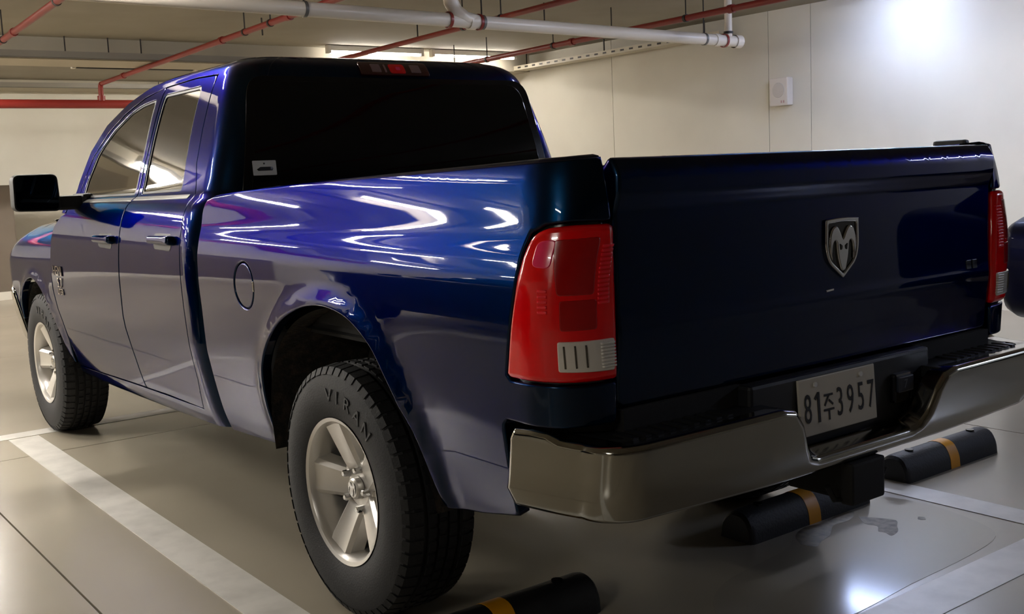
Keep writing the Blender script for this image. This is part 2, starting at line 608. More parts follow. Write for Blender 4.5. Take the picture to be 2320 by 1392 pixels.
CAB = [(.36, .86), (.40, .895), (.50, .93), (.62, .957), (.72, .975), (.745, .979), (.9, .987), (1.02, .991), (1.12, .988), (1.2, .976),
       (1.26, .958), (1.30, .935), (1.335, .892), (1.36, .88), (1.45, .852), (1.6, .804), (1.72, .762), (1.80, .727), (1.84, .70),
       (1.87, .655), (1.888, .59)]
CABREAR = [(.36, 1.07), (1.30, 1.06), (1.40, 1.065), (1.7, 1.11), (1.8, 1.135), (1.84, 1.16), (1.87, 1.20), (1.888, 1.26)]
BED = [(.40, .895), (.50, .93), (.62, .957), (.72, .975), (.745, .979), (.9, .986), (1.02, .991), (1.10, .989), (1.16, .979),
       (1.22, .963), (1.30, .949), (1.36, .938), (1.41, .922)]
BEDREAR = [(.40, -1.10), (.8, -1.115), (1.0, -1.12), (1.25, -1.12), (1.41, -1.10)]

def wrap(s, z, W, yb, r, p=2.3):
    s = np.asarray(s, float)
    z = np.asarray(z, float)
    y0, L = yb + r, r * 1.5
    a = np.clip((y0 - s) / L, 0, 1) * np.pi / 2
    ca, sa = np.abs(np.cos(a)) ** (2 / p), np.abs(np.sin(a)) ** (2 / p)
    x = np.where(s >= y0, -W, np.where(s > y0 - L, -W + r * (1 - ca), -W + r + (y0 - L - s)))
    y = np.where(s >= y0, s, np.where(s > y0 - L, y0 - r * sa, yb))
    return np.stack([x, y, z + 0 * x], -1)

ARCH = spline([(-.56, .40), (-.533, .460), (-.473, .646), (-.41, .735), (-.347, .816), (-.28, .893), (-.176, .957), (-.072, .983), (.044, .987),
               (.17, .966), (.315, .912), (.434, .822), (.505, .71), (.53, .595), (.515, .455), (.51, .40)], 5)
FARCH = spline([(-.46, .40), (-.426, .482), (-.344, .646), (-.263, .754), (-.18, .825), (-.10, .866), (0, .888), (.1, .885), (.2, .855), (.3, .79),
                (.37, .71), (.42, .60), (.435, .50), (.435, .40)], 5)
def flare(s, z, off, amp=.016, wid=.045):
    q = np.stack([np.ravel(s) - off, np.ravel(z)], 1)
    d = dist(q, FARCH if off > 1 else ARCH, closed=False).reshape(np.shape(s))
    return amp * np.exp(-(d / wid) ** 2)
def bed_fn(s, z):
    s, z = np.broadcast_arrays(np.asarray(s, float), np.asarray(z, float))
    return wrap(s, z, herm(z, BED) + flare(s, z, 0.0), herm(z, BEDREAR), .14)
def cab_fn(s, z):
    return wrap(s, z, herm(z, CAB), herm(z, CABREAR), .13)
OUT = (-20, -6, 1.0)

# ---- cargo bed
def s_seam(z, x=.815):
    return float(herm(z, BEDREAR) - .07 - (herm(z, BED) - .14 - x))
LAMP_OUT = [(s_seam(1.248), 1.248), (-1.10, 1.250), (-1.03, 1.245), (-.992, 1.226), (-.978, 1.18), (-.966, 1.10), (-.94, .998), (-.914, .889),
            (-.93, .877), (-1.05, .878), (s_seam(.874), .874)]
arch_in = [tuple(p) for p in ARCH if p[1] > .458]
bed_out = ([(1.03, 1.26), (1.022, 1.295), (.99, 1.318), (.93, 1.329), (.78, 1.338), (.3, 1.357), (-.127, 1.370), (-.79, 1.386), (-1.05, 1.392),
            (s_seam(1.396), 1.396)] + [(s_seam(z), z) for z in (1.37, 1.33, 1.29)] + LAMP_OUT
           + [(s_seam(z), z) for z in (.83, .775)] + [(-.95, .775), (-.90, .775), (-.885, .76), (-.868, .515), (-.70, .481), (-.56, .462)]
           + arch_in + [(.535, .437), (.70, .429), (1.03, .413)] + [(1.03, z) for z in (.6, .8, 1.0, 1.15)])
FUEL = np.array([(.60 + .083 * math.cos(a), 1.018 + .083 * math.sin(a)) for a in np.linspace(0, 2 * math.pi, 40, endpoint=False)])
sides = []
for mir in (False, True):
    side = panel('bed_side', bed_out, bed_fn, PAINT, truck, holes=() if mir else (FUEL,), step=(.045, .03), edge=.014, r=.007, depth=.03, out=OUT,
                 mirror=mir, vstops=np.arange(1.12, 1.26, .012))
    sides.append(side)
fuel = panel('fuel_door', (FUEL - FUEL.mean(0)) * .955 + FUEL.mean(0), bed_fn, PAINT, truck, step=(.03, .03), edge=.01, r=.006, depth=.012, out=OUT, lift=-.001)
panel('fuel_door_catch', rounded([(.512, 1.0), (.528, 1.0), (.528, 1.036), (.512, 1.036)], .006), bed_fn, GLOSSBLACK, fuel, step=(.01, .01), edge=.004, r=.002,
      depth=.006, out=OUT, lift=.0015)
def backing(name, outline, fn, lift, m, mir, parent=truck, step=(.08, .06)):
    return panel(name, outline, fn, m, parent, step=step, edge=.04, r=.001, depth=0, out=OUT, lift=lift, mirror=mir)
fu = [(p[0], p[1]) for p in (FUEL - FUEL.mean(0)) * 1.12 + FUEL.mean(0)]
backing('fuel_pocket', fu, bed_fn, -.016, UNDER, False)

# rail tops, bed inside
for sg in (1, -1):
    top = resample([(1.03, 1.30), (.99, 1.318), (.93, 1.329), (.78, 1.338), (.3, 1.357), (-.127, 1.370), (-.79, 1.386), (-.98, 1.391)], .08, closed=False)
    vs, fs = [], []
    for s_, z_ in top:
        P = bed_fn(np.array([s_]), np.array([z_]))[0]
        for dx, dz in ((.004, -.006), (.012, .002), (.03, .006), (.075, .006), (.085, 0), (.088, -.03), (.09, -.47)):
            vs.append((sg * (P[0] + dx), P[1], P[2] + dz))
    for i in range(len(top) - 1):
        for k in range(6):
            fs.append((i * 7 + k, i * 7 + k + 1, i * 7 + 8 + k, i * 7 + 7 + k))
    MB().add(vs, fs).build('bed_rail', PAINT, truck, smooth=True, angle=50)
    MB().box(sg * .60, sg * .87, -.5, .5, .88, 1.02, .02).build('wheel_housing', UNDER, truck)
for sg in (1, -1):
    ss = np.linspace(-.98, s_seam(1.396), 14)
    zz = np.interp(ss, [-1.158, -1.05, -.98], [1.396, 1.392, 1.391])
    Pc = [bed_fn(np.array([a]), np.array([b]))[0] for a, b in zip(ss, zz)]
    ctr = np.array([-.83, -.99, 1.397])
    vs = []
    for P in Pc:
        d = ctr - P
        d[2] = 0
        d /= np.linalg.norm(d)
        vs += [P + d * .004 + np.array([0, 0, -.006]), P + d * .012 + np.array([0, 0, .002]), P + d * .03 + np.array([0, 0, .006]), ctr]
    vs = [(sg * p[0], p[1], p[2]) for p in vs]
    fs = [(i * 4 + k, i * 4 + k + 1, i * 4 + 5 + k, i * 4 + 4 + k) for i in range(13) for k in range(3)]
    MB().add(vs, fs).build('rail_corner', PAINT, truck, smooth=True, angle=50)
MB().box(-.86, .86, -1.06, .99, .86, .90).build('bed_floor', UNDER, truck)
MB().box(-.89, .89, .975, 1.02, .50, 1.315, .012).build('bed_front_panel', PAINT, truck)
MB().box(.895, .925, -.98, -.86, 1.385, 1.412, .01).build('rail_cap', BLACK, truck)

# ---- tailgate
TG = [(.78, -1.104), (.85, -1.108), (.93, -1.116), (.985, -1.121), (1.02, -1.118), (1.15, -1.116), (1.262, -1.116), (1.285, -1.124), (1.31, -1.134),
      (1.345, -1.134), (1.375, -1.122), (1.40, -1.10)]
def tg_fn(x, z):
    x, z = np.broadcast_arrays(np.asarray(x, float), np.asarray(z, float))
    return np.stack([x, herm(z, TG) - .008 * (1 - (x / .8) ** 2), z], -1)
OUTR = (0, -20, 1.0)
tg_out = rounded([(-.809, .80), (.809, .80), (.809, 1.15), (.809, 1.30), (.808, 1.397), (-.808, 1.397), (-.809, 1.30), (-.809, 1.15)],
                 [.03, .03, 0, 0, .012, .012, 0, 0])
tailgate = panel('tailgate', tg_out, tg_fn, PAINT, truck, step=(.10, .02), edge=.02, r=.012, depth=.06, out=OUTR, vstops=np.arange(1.255, 1.40, .008))
MB().box(-.79, .79, -1.06, -1.03, .82, 1.375, .01).build('inner_skin', PAINT, tailgate)
# shield emblem with a ram's head
def emb(u, v, w, cx=.024, cz=1.125):
    u, v = np.asarray(u, float), np.asarray(v, float)
    P = tg_fn(u + cx, v + cz)
    P[..., 1] -= w
    return P
E_OUT = rounded([(-.073, .078), (0, .083), (.073, .078), (.075, .0), (.062, -.042), (0, -.087), (-.062, -.042), (-.075, 0)], [.006, .05, .006, .02, .02, .004, .02, .02])
panel('emblem_shield', E_OUT, lambda u, v: emb(u, v, .004), GLOSSBLACK, tailgate, step=(.02, .02), edge=.006, r=.003, depth=.006, out=OUTR)
tag(panel('emblem_frame', E_OUT, lambda u, v: emb(u, v, .009), CHROME, tailgate, holes=[np.array(E_OUT) * .84], step=(.05, .05), edge=.005, r=.004,
          depth=.008, out=OUTR), 'chrome rim of the shield badge')
half = spline([(0, .022), (.010, .040), (.026, .058), (.045, .053), (.057, .030), (.059, .0), (.054, -.022), (.046, -.036), (.047, -.015), (.044, .006),
               (.036, .018), (.028, .012), (.026, -.004), (.022, -.028), (.015, -.050), (.010, -.062), (0, -.068)], 3)
ram = [tuple(p) for p in half] + [(-p[0], p[1]) for p in half[::-1][1:-1]]
tag(panel('ram_head', ram, lambda u, v: emb(u, v, .0105), CHROME, tailgate, step=(.012, .012), edge=.005, r=.0045, depth=.006, out=OUTR), 'chrome ram head badge')
for sx in (-1, 1):
    panel('ram_brow', rounded([(sx * .006, .004), (sx * .017, .010), (sx * .014, -.008), (sx * .008, -.006)], .002), lambda u, v: emb(u, v, .0125), GLOSSBLACK, tailgate,
          step=(.01, .01), edge=.003, r=.001, depth=.003, out=OUTR)
for k in (0, 1):
    panel('trim_badge', rounded([(.664 + k * .036, 1.005), (.692 + k * .036, 1.005), (.692 + k * .036, 1.034), (.664 + k * .036, 1.034)], .004), tg_fn,
          mat('smoked_chrome', (70, 74, 82), rough=.25, metal=1), tailgate, step=(.02, .02), edge=.006, r=.002, depth=.004, out=OUTR, lift=.003)
panel('latch_mark', rounded([(-.045, 1.005), (-.012, 1.007), (-.012, 1.013), (-.045, 1.011)], .002), tg_fn, CHROME, tailgate, step=(.02, .02), edge=.004, r=.001,
      depth=.003, out=OUTR, lift=.002)

# ---- tail lamps
lamp_c = np.array([(s_seam(1.242), 1.242), (-1.10, 1.244), (-1.033, 1.239), (-.998, 1.221), (-.984, 1.178), (-.972, 1.099), (-.946, .998), (-.921, .893),
                   (-.933, .883), (-1.05, .884), (s_seam(.880), .880)] + [(s_seam(z), z) for z in (.95, 1.0, 1.05, 1.10, 1.15, 1.20)])
lamp_c = rounded(lamp_c, [.012, .02, .02, .02, .02, .02, .02, .006, .006, .02, .012] + [0] * 6, 3)
REV = [(-1.078, .982), (-1.209, .980), (-1.203, .905), (-1.076, .912)]
for mir in (False, True):
    lamp = panel('tail_lamp', lamp_c, bed_fn, REDLENS, truck, step=(.02, .03), edge=.008, r=.016, depth=.035, out=OUT, mirror=mir, lift=.008, segs=(90, 70, 50, 30, 15, 0))
    tag(lamp, 'red wraparound tail lamp with a clear reversing lens')
    P = lambda nm, ol, m, lf=.0095, rr=.003, st=(.012, .012): panel(nm, ol, bed_fn, m, lamp, step=st, edge=.006, r=rr, depth=.005, out=OUT, mirror=mir, lift=lf)
    P('reversing_lens', rounded(REV, .006), CLEARLENS, .0125)
    for k in range(8):
        z0 = .914 + k * .0078
        P('lens_rib', [(-1.172, z0), (-1.208, z0), (-1.208, z0 + .005), (-1.172, z0 + .005)], CLEARLENS, .0155, .0015, (.02, .02))
    for k in range(3):
        s0 = -1.09 - k * .024
        P('lens_rib', [(s0, .92), (s0 - .004, .92), (s0 - .004, .972), (s0, .972)], mat('lens_grey', (96, 92, 84), rough=.2, metal=.6), .0145, .0012, (.02, .02))  # upright ribs in a darker grey than the lens
    P('stop_chamber', rounded([(-1.08, 1.085), (-1.165, 1.085), (-1.165, 1.215), (-1.06, 1.21)], .01), REDDEEP, .0092)
    P('lower_chamber', rounded([(-1.085, 1.005), (-1.17, 1.005), (-1.17, 1.075), (-1.085, 1.075)], .008), REDDEEP, .0092)
    P('bulb_bowl', rounded([(-1.015, 1.15), (-1.062, 1.145), (-1.068, 1.212), (-1.022, 1.207)], .016), PINKLENS, .0098)
    for k in range(14):
        z0 = 1.062 + k * .0098
        P('reflector_rib', [(-1.172, z0), (-1.198, z0), (-1.198, z0 + .0068), (-1.172, z0 + .0068)], REDBRIGHT, .0105, .0018, (.02, .02))
    for k in range(5):
        z0 = 1.045 + k * .012
        P('reflector_rib', [(-1.035, z0), (-1.058, z0), (-1.058, z0 + .007), (-1.035, z0 + .007)], REDBRIGHT, .0105, .0018, (.02, .02))
    backing('lamp_recess', LAMP_OUT, bed_fn, -.012, GLOSSBLACK, mir)

# ---- rear bumper
BY = [(.53, -1.188), (.56, -1.208), (.62, -1.232), (.70, -1.246), (.74, -1.250), (.775, -1.247)]
def bump_fn(t, z):
    t, z = np.broadcast_arrays(np.asarray(t, float), np.asarray(z, float))
    yb, W, r, p = herm(z, BY), .945 - .03 * np.clip((.66 - z) / .12, 0, 1) ** 2, .12, 2.5
    a = np.abs(t)
    f, L = W - r, 1.5 * r
    g = np.clip((a - f) / L, 0, 1) * np.pi / 2
    sa, ca = np.abs(np.sin(g)) ** (2 / p), np.abs(np.cos(g)) ** (2 / p)
    x = np.where(a <= f, a, np.where(a < f + L, f + r * sa, W + .048 * np.clip((a - f - L) / .24, 0, 1) ** .8 * 1.0))
    yr = yb - .014 * (1 - np.clip(a / f, 0, 1) ** 2)
    y = np.where(a <= f, yr, np.where(a < f + L, yb + r * (1 - ca), yb + r + (a - f - L)))
    return np.stack([np.sign(t) * x, y, z], -1)
hb = [(1.225, .60), (1.225, .735), (1.21, .763), (1.15, .767), (1.10, .765), (1.065, .752), (1.0, .750), (.9, .752), (.6, .753), (.385, .754), (.335, .742), (.30, .70),
      (.272, .635), (.248, .600), (.21, .588)]
bump_out = [(-t, z) for t, z in hb] + [(t, z) for t, z in hb[::-1]] + [(1.18, .548), (1.05, .548), (.9, .552), (.4, .538), (-.4, .538), (-.9, .552), (-1.05, .548), (-1.18, .548)]
bumper = panel('rear_bumper', bump_out, bump_fn, CHROME_SOFT, truck, step=(.03, .02), edge=.012, r=.02, depth=.045, out=OUTR, segs=(90, 75, 60, 45, 30, 15, 0))
tag(bumper, 'chrome rear bumper with a plate notch')
# black parts behind and on the bumper
for sg in (-1, 1):
    pad = [(sg * x, y) for x, y in [(.955, -.92), (.93, -1.04), (.885, -1.13), (.80, -1.195), (.39, -1.225), (.36, -1.215), (.36, -1.08), (.82, -1.08), (.90, -1.0), (.93, -.90)]]
    MB().prism(pad, lambda u, v: (u, v, .715), lambda u, v: (u, v, .748)).build('step_pad', BLACK, bumper)
    for k in range(9):
        x0 = sg * (.50 + k * .04)
        MB().box(min(x0, x0 + sg * .018), max(x0, x0 + sg * .018), -1.19, -1.12, .747, .753).build('tread_rib', BLACK, bumper)
MB().box(-.40, .40, -1.16, -1.09, .56, .80, .01).build('plate_recess', BLACK, bumper)
MB().box(-.36, .36, -1.195, -1.12, .55, .584, .008).build('recess_sill', BLACK, bumper)
MB().box(-.80, .80, -1.12, -1.05, .60, .80).build('valance', UNDER, bumper)
sock = MB().box(.20, .285, -1.178, -1.155, .66, .745, .008).build('trailer_socket', GLOSSBLACK, bumper)
MB().box(.207, .278, -1.188, -1.176, .692, .738, .004).build('socket_flap', mat('flap_grey', (42, 48, 62), rough=.35), sock)
text_obj('socket_mark', '7', .035, mat('dull_grey', (92, 98, 110), rough=.5), sock, lambda u, v, w: (.238 + u, -1.188 - w, .715 + v), .001)
MB().box(-.06, .06, -1.22, -1.0, .435, .535, .008).box(-.075, .075, -1.23, -1.19, .428, .545, .008).build('hitch_receiver', UNDER, bumper)
for sg in (-1, 1):
    MB().tube([(sg * .13, -1.19, .49), (sg * .10, -1.19, .445), (sg * .07, -1.19, .44)], .008, 8).build('safety_loop', UNDER, bumper)
# licence plate
plate = MB().box(-.1675, .1675, -.004, .004, -.0775, .0775, .003).build('licence_plate', PLATEMAT, truck)
plate.location = (-.052, -1.168, .712)
plate.rotation_euler = (math.radians(-4), 0, math.radians(0))
tag(plate, 'cream number plate reading 81 ju 3957')
pf = lambda cx, cz: (lambda u, v, w: (cx + u, -.0042 - w, cz + v))
for ch, cx in zip('83957', (-.135, .003, .050, .097, .143)):
    text_obj('plate_digit', ch, .112, INK, plate, pf(cx, -.008), .0012, sx=.58)
# the syllable block: cieut over u
sy = MB()
def stroke(x0, z0, x1, z1, w):
    a, b = Vector((x0, z0)), Vector((x1, z1))
    n = (b - a).normalized()
    n = Vector((-n.y, n.x)) * w / 2
    poly = [a + n, b + n, b - n, a - n]
    sy.prism([tuple(p) for p in poly], lambda u, v: (u, -.0042, v), lambda u, v: (u, -.0054, v))
cx = -.046
one = sy
stroke(-.089, .036, -.089, -.046, .010)
stroke(-.089, .034, -.104, .018, .008)
sy.build('plate_digit', INK, plate)
sy = MB()
stroke(cx - .019, .022, cx + .019, .022, .006)
stroke(cx + .002, .022, cx - .018, -.006, .006)
stroke(cx + .001, .008, cx + .018, -.006, .006)
stroke(cx - .022, -.018, cx + .022, -.018, .006)
stroke(cx, -.018, cx, -.046, .006)
sy.build('plate_syllable', INK, plate)
for sx in (-.10, .10):
    MB().tube([(sx, -.003, .058), (sx, -.0085, .058)], .007, 12).build('plate_bolt', WHITEMAT, plate)

# ---- cab: side frame, doors
TOPC = [(1.19, 1.888), (1.5, 1.888), (1.75, 1.886), (2.0, 1.875), (2.18, 1.848), (2.45, 1.785), (2.70, 1.695), (2.87, 1.572), (2.955, 1.42), (2.985, 1.32), (2.99, 1.262)]
DOORTOP = [(1.349, 1.822), (1.6, 1.832), (1.95, 1.824), (2.2, 1.798), (2.44, 1.738), (2.64, 1.655), (2.80, 1.545), (2.885, 1.41), (2.91, 1.32), (2.92, 1.262)]
REARSEAM = [(1.349, 1.822), (1.338, 1.60), (1.318, 1.46), (1.265, 1.36), (1.215, 1.29), (1.205, 1.20), (1.212, 1.05), (1.215, .9), (1.208, .75), (1.215, .60), (1.24, .52), (1.262, .466)]
brd = lambda z: float(herm(z, CABREAR) - .065)
ZB = list(np.linspace(.41, 1.80, 20)) + list(np.linspace(1.806, 1.888, 22))
frame = ([(brd(z), z) for z in ZB] + TOPC[1:] + DOORTOP[::-1] + REARSEAM[1:]
         + [(1.7, .462), (2.2, .452), (2.7, .437), (3.11, .428), (3.115, .372), (2.4, .375), (1.8, .388), (1.3, .403)])
G = .0035
for mir in (False, True):
    panel('cab_side_frame', frame, cab_fn, PAINT, truck, step=(.03, .03), edge=.015, r=.0012, depth=.025, out=OUT, mirror=mir, vstops=np.arange(1.80, 1.888, .008))
BS = [(1.975, .46), (1.985, .6), (2.02, .8), (2.005, .95), (1.975, 1.12), (1.965, 1.25), (1.965, 1.35), (1.962, 1.60), (1.965, 1.823)]
off = lambda pts, ds, dz=0: [(a + ds, b + dz) for a, b in pts]
rear_door = (off(REARSEAM, G)[1:] + [(1.7, .467), (1.97, .460)] + off(BS, -G)[1:-1] + [(1.962, 1.820), (1.6, 1.828), (1.356, 1.818)])
FSEAM = [(2.905, 1.262), (2.99, 1.245), (3.09, 1.19), (3.14, 1.115), (3.19, .98), (3.195, .85), (3.165, .77), (3.13, .68), (3.105, .58), (3.10, .435)]
front_door = ([(1.982, .460), (2.2, .456), (2.7, .441)] + FSEAM[::-1] + [(p[0] - .005, p[1] - .004) for p in DOORTOP[::-1] if p[0] > 1.98][1:] + off(BS, G)[::-1])
REARWIN = rounded([(1.915, 1.345), (1.93, 1.60), (1.93, 1.785), (1.485, 1.785), (1.465, 1.55), (1.425, 1.352)], [.012, 0, .02, .03, .1, .03])
FRONTWIN = rounded([(2.005, 1.342), (2.01, 1.56), (2.03, 1.772), (2.19, 1.762), (2.34, 1.735), (2.55, 1.66), (2.73, 1.555), (2.825, 1.40), (2.83, 1.335)],
                   [.015, 0, .02, .03, .03, .04, .05, .03, .01])
SHUT = [(1.19, .41), (3.12, .40), (3.20, .9), (3.12, 1.16), (2.95, 1.25), (2.8, 1.56), (2.42, 1.74), (1.95, 1.82), (1.36, 1.82), (1.26, 1.36), (1.19, 1.2)]
doors = {}
for mir in (False, True):
    rd = panel('rear_door', rear_door, cab_fn, PAINT, truck, holes=[REARWIN], step=(.04, .028), edge=.014, r=.005, depth=.03, out=OUT, mirror=mir,
               vstops=np.arange(1.24, 1.36, .01))
    fd = panel('front_door', front_door, cab_fn, PAINT, truck, holes=[FRONTWIN], step=(.04, .028), edge=.014, r=.005, depth=.03, out=OUT, mirror=mir,
               vstops=np.arange(1.24, 1.36, .01))
    for nm, dr, win, h0, hz, belt in (('rear', rd, REARWIN, 1.275, 1.158, (1.30, 1.955)), ('front', fd, FRONTWIN, 2.045, 1.145, (1.975, 2.86))):
        c = win.mean(0)
        panel('window_glass', c + (win - c) * 1.02, cab_fn, SIDEGLASS, dr, step=(.06, .05), edge=.02, r=.002, depth=.0, out=OUT, mirror=mir, lift=-.007)
        panel('window_seal', c + (win - c) * 1.0, cab_fn, BLACK, dr, holes=[c + (win - c) * np.array([.955, .95])], step=(.06, .05), edge=.012, r=.002, depth=.006, out=OUT,
              mirror=mir, lift=-.003)
        zb = 1.337 if nm == 'rear' else 1.330
        panel('belt_moulding', rounded([(belt[0], zb), (belt[1], zb - .004), (belt[1], zb - .020), (belt[0], zb - .016)], .003), cab_fn,
              mat('satin_trim', (120, 120, 118), rough=.3, metal=.7), dr, step=(.05, .01), edge=.01, r=.003, depth=.006, out=OUT, mirror=mir, lift=.003)
        # door handle: flat dark cup painted as the recess's shade, strap and lock cap
        cup = rounded([(h0 + .03, hz - .045), (h0 + .24, hz - .040), (h0 + .24, hz + .026), (h0 + .03, hz + .026)], .03)
        panel('handle_cup', cup, cab_fn, mat('handle_cup_shade', (6, 8, 14), rough=.45), dr, step=(.03, .02), edge=.008, r=.002, depth=.0, out=OUT, mirror=mir, lift=.0012)
        hd = rounded([(h0, hz - .020), (h0 + .25, hz - .018), (h0 + .25, hz + .014), (h0, hz + .018)], [.018, .014, .014, .018])
        hn = panel('door_handle', hd, cab_fn, PAINT, dr, step=(.02, .01), edge=.006, r=.014, depth=.028, out=OUT, mirror=mir, lift=.032)
        panel('lock_cap', rounded([(h0 + .004, hz - .014), (h0 + .038, hz - .014), (h0 + .038, hz + .013), (h0 + .004, hz + .013)], .010), cab_fn, PAINT, hn,
              step=(.02, .01), edge=.006, r=.004, depth=.03, out=OUT, mirror=mir, lift=.0335)
    backing('door_shut', SHUT, cab_fn, -.04, UNDER, mir)
    doors[mir] = (fd, rd)

# engine badge on the front door skin
fdl = doors[False][0]
def badge_fn(cy, cz):
    def f(u, v, w):
        P = cab_fn(np.array([cy - u]), np.array([cz + v]))[0]
        return (P[0] - .001 - w, P[1], P[2])
    return f
text_obj('engine_badge', 'HEMI', .075, CHROME, fdl, badge_fn(3.045, .955), .005)
text_obj('engine_badge', '5.7', .075, CHROME, fdl, badge_fn(3.025, .892), .005)
text_obj('engine_badge', 'LITER', .045, CHROME, fdl, badge_fn(3.03, .845), .004)

# ---- cab rear panel, glass, roof
def rear_fn(x, z):
    x, z = np.broadcast_arrays(np.asarray(x, float), np.asarray(z, float))
    return np.stack([x, herm(z, CABREAR), z], -1)
wr = lambda z: float(herm(z, CAB) - .13)
rp = [(-wr(z), z) for z in ZB] + [(wr(z), z) for z in ZB[::-1]]
RWIN = rounded([(-.745, 1.29), (.745, 1.29), (.655, 1.775), (-.655, 1.775)], [.04, .04, .07, .07])
panel('cab_rear_panel', rp, rear_fn, PAINT, truck, holes=[RWIN], step=(.08, .04), edge=.02, r=.0005, depth=.0, out=OUTR, vstops=np.arange(1.79, 1.888, .008), segs=(90, 0))
# corners of the rear pillars carry blue paint right up to the glass
rw = panel('rear_window', (RWIN - RWIN.mean(0)) * 1.0 + RWIN.mean(0), rear_fn, GLASS, truck, step=(.06, .05), edge=.02, r=.004, depth=.01, out=OUTR, lift=.003)
tag(rw, 'wide black tinted rear window')
tint = panel('window_surround', (RWIN - RWIN.mean(0)) * np.array([1.055, 1.085]) + RWIN.mean(0), rear_fn, GLOSSBLACK, truck, step=(.1, .1), edge=.02, r=.002, depth=.004,
             out=OUTR, lift=.0015)
stk = panel('window_sticker', rounded([(-.722, 1.40), (-.622, 1.40), (-.622, 1.458), (-.722, 1.458)], .004), rear_fn, WHITEMAT, rw, step=(.05, .05), edge=.01, r=.0005, depth=.001,
            out=OUTR, lift=.0045)
panel('sticker_print', [(-.706, 1.424), (-.700, 1.418), (-.640, 1.418), (-.636, 1.426), (-.640, 1.433), (-.690, 1.433)], rear_fn, INK, stk, step=(.05, .05), edge=.01, r=.0003,
      depth=.0006, out=OUTR, lift=.0053)
panel('sticker_dot', [(-.676, 1.443), (-.670, 1.443), (-.670, 1.449), (-.676, 1.449)], rear_fn, INK, stk, step=(.05, .05), edge=.01, r=.0003, depth=.0006, out=OUTR, lift=.0053)
# high brake lamp
hl = panel('high_brake_lamp', rounded([(-.173, 1.802), (.173, 1.802), (.170, 1.860), (-.170, 1.860)], .012), rear_fn, mat('dark_red_lens', (58, 2, 4), rough=.15, coat=1), truck,
           step=(.02, .012), edge=.008, r=.006, depth=.03, out=OUTR, lift=.012)
tag(hl, 'high centre brake lamp')
for x0, x1, m in ((-.118, -.072, CLEARLENS), (-.055, -.045, CLEARLENS), (.078, .128, CLEARLENS)):
    panel('cargo_lens', rounded([(x0, 1.814), (x1, 1.814), (x1, 1.848), (x0, 1.848)], .004), rear_fn, mat('cargo_lens', (150, 120, 120), rough=.2, metal=.4, coat=1), hl, step=(.02, .02), edge=.006, r=.003,
          depth=.004, out=OUTR, lift=.0145)
panel('stop_element', rounded([(-.030, 1.810), (.050, 1.810), (.050, 1.850), (-.030, 1.850)], .012), rear_fn, REDLENS, hl, step=(.02, .02), edge=.006, r=.004, depth=.004,
      out=OUTR, lift=.0145)
panel('stop_bulb', rounded([(.002, 1.822), (.026, 1.822), (.026, 1.838), (.002, 1.838)], .006), rear_fn, PINKLENS, hl, step=(.02, .02), edge=.006, r=.003, depth=.003, out=OUTR, lift=.016)

# roof skin
zr = 1.888
Wr = float(herm(zr, CAB))
lp = []
sL = [(s_, 1.888) for s_ in np.linspace(brd(1.888) + .006, 1.46, 18)] + [(s_, z_) for s_, z_ in resample(TOPC[1:6], .06, closed=False) if s_ < 2.25]
left = [cab_fn(np.array([s_]), np.array([z_ - .004]))[0] + np.array([0, 0, .001]) for s_, z_ in sL]
xr = left[0][0]
rear_l = [np.array([x, herm(zr - .004, CABREAR), zr - .003]) for x in np.linspace(0, -(Wr - .13), 8)]
front_x = left[-1][0]
loop = rear_l + left
nf = 8
yf, zf = left[-1][1], left[-1][2]
for k in range(1, nf + 1):
    t = k / nf
    loop.append(np.array([front_x * (1 - t), yf + .05 * math.sin(t * math.pi / 2), zf + .030 * math.sin(t * math.pi / 2)]))
full = loop + [np.array([-p[0], p[1], p[2]]) for p in loop[::-1][1:-1]]
vs, fs = [], []
K = 12
nL = len(full)
for k in range(K + 1):
    q = 1 - k / K
    for p in full:
        c = np.array([0, min(max(p[1], 1.55), 1.95), 0])
        x, y = c[0] + (p[0] - c[0]) * q, c[1] + (p[1] - c[1]) * q
        zc = 1.913
        vs.append((x, y, p[2] + (zc - p[2]) * (1 - q ** 2.0)))
for k in range(K):
    for i in range(nL):
        fs.append((k * nL + i, k * nL + (i + 1) % nL, (k + 1) * nL + (i + 1) % nL, (k + 1) * nL + i))
MB().add(vs, fs).build('roof', PAINT, truck, smooth=True, angle=60)
MB().tube([(.25, 2.0, 1.92), (.25, 1.95, 1.955)], [.03, .012], 12).build('roof_antenna', GLOSSBLACK, truck, smooth=True)

# windscreen between the pillars
vs, fs = [], []
rows = resample(TOPC[4:], .05, closed=False)
NC = 16
for s_, z_ in rows:
    P = cab_fn(np.array([s_]), np.array([z_]))[0]
    for k in range(NC + 1):
        t = -1 + 2 * k / NC
        vs.append((P[0] * -t, P[1] + .16 * (1 - t * t), P[2] + .03 * (1 - t * t)))
for i in range(len(rows) - 1):
    for k in range(NC):
        fs.append((i * (NC + 1) + k, i * (NC + 1) + k + 1, (i + 1) * (NC + 1) + k + 1, (i + 1) * (NC + 1) + k))
MB().add(vs, fs).build('windscreen', GLASS, truck, smooth=True)

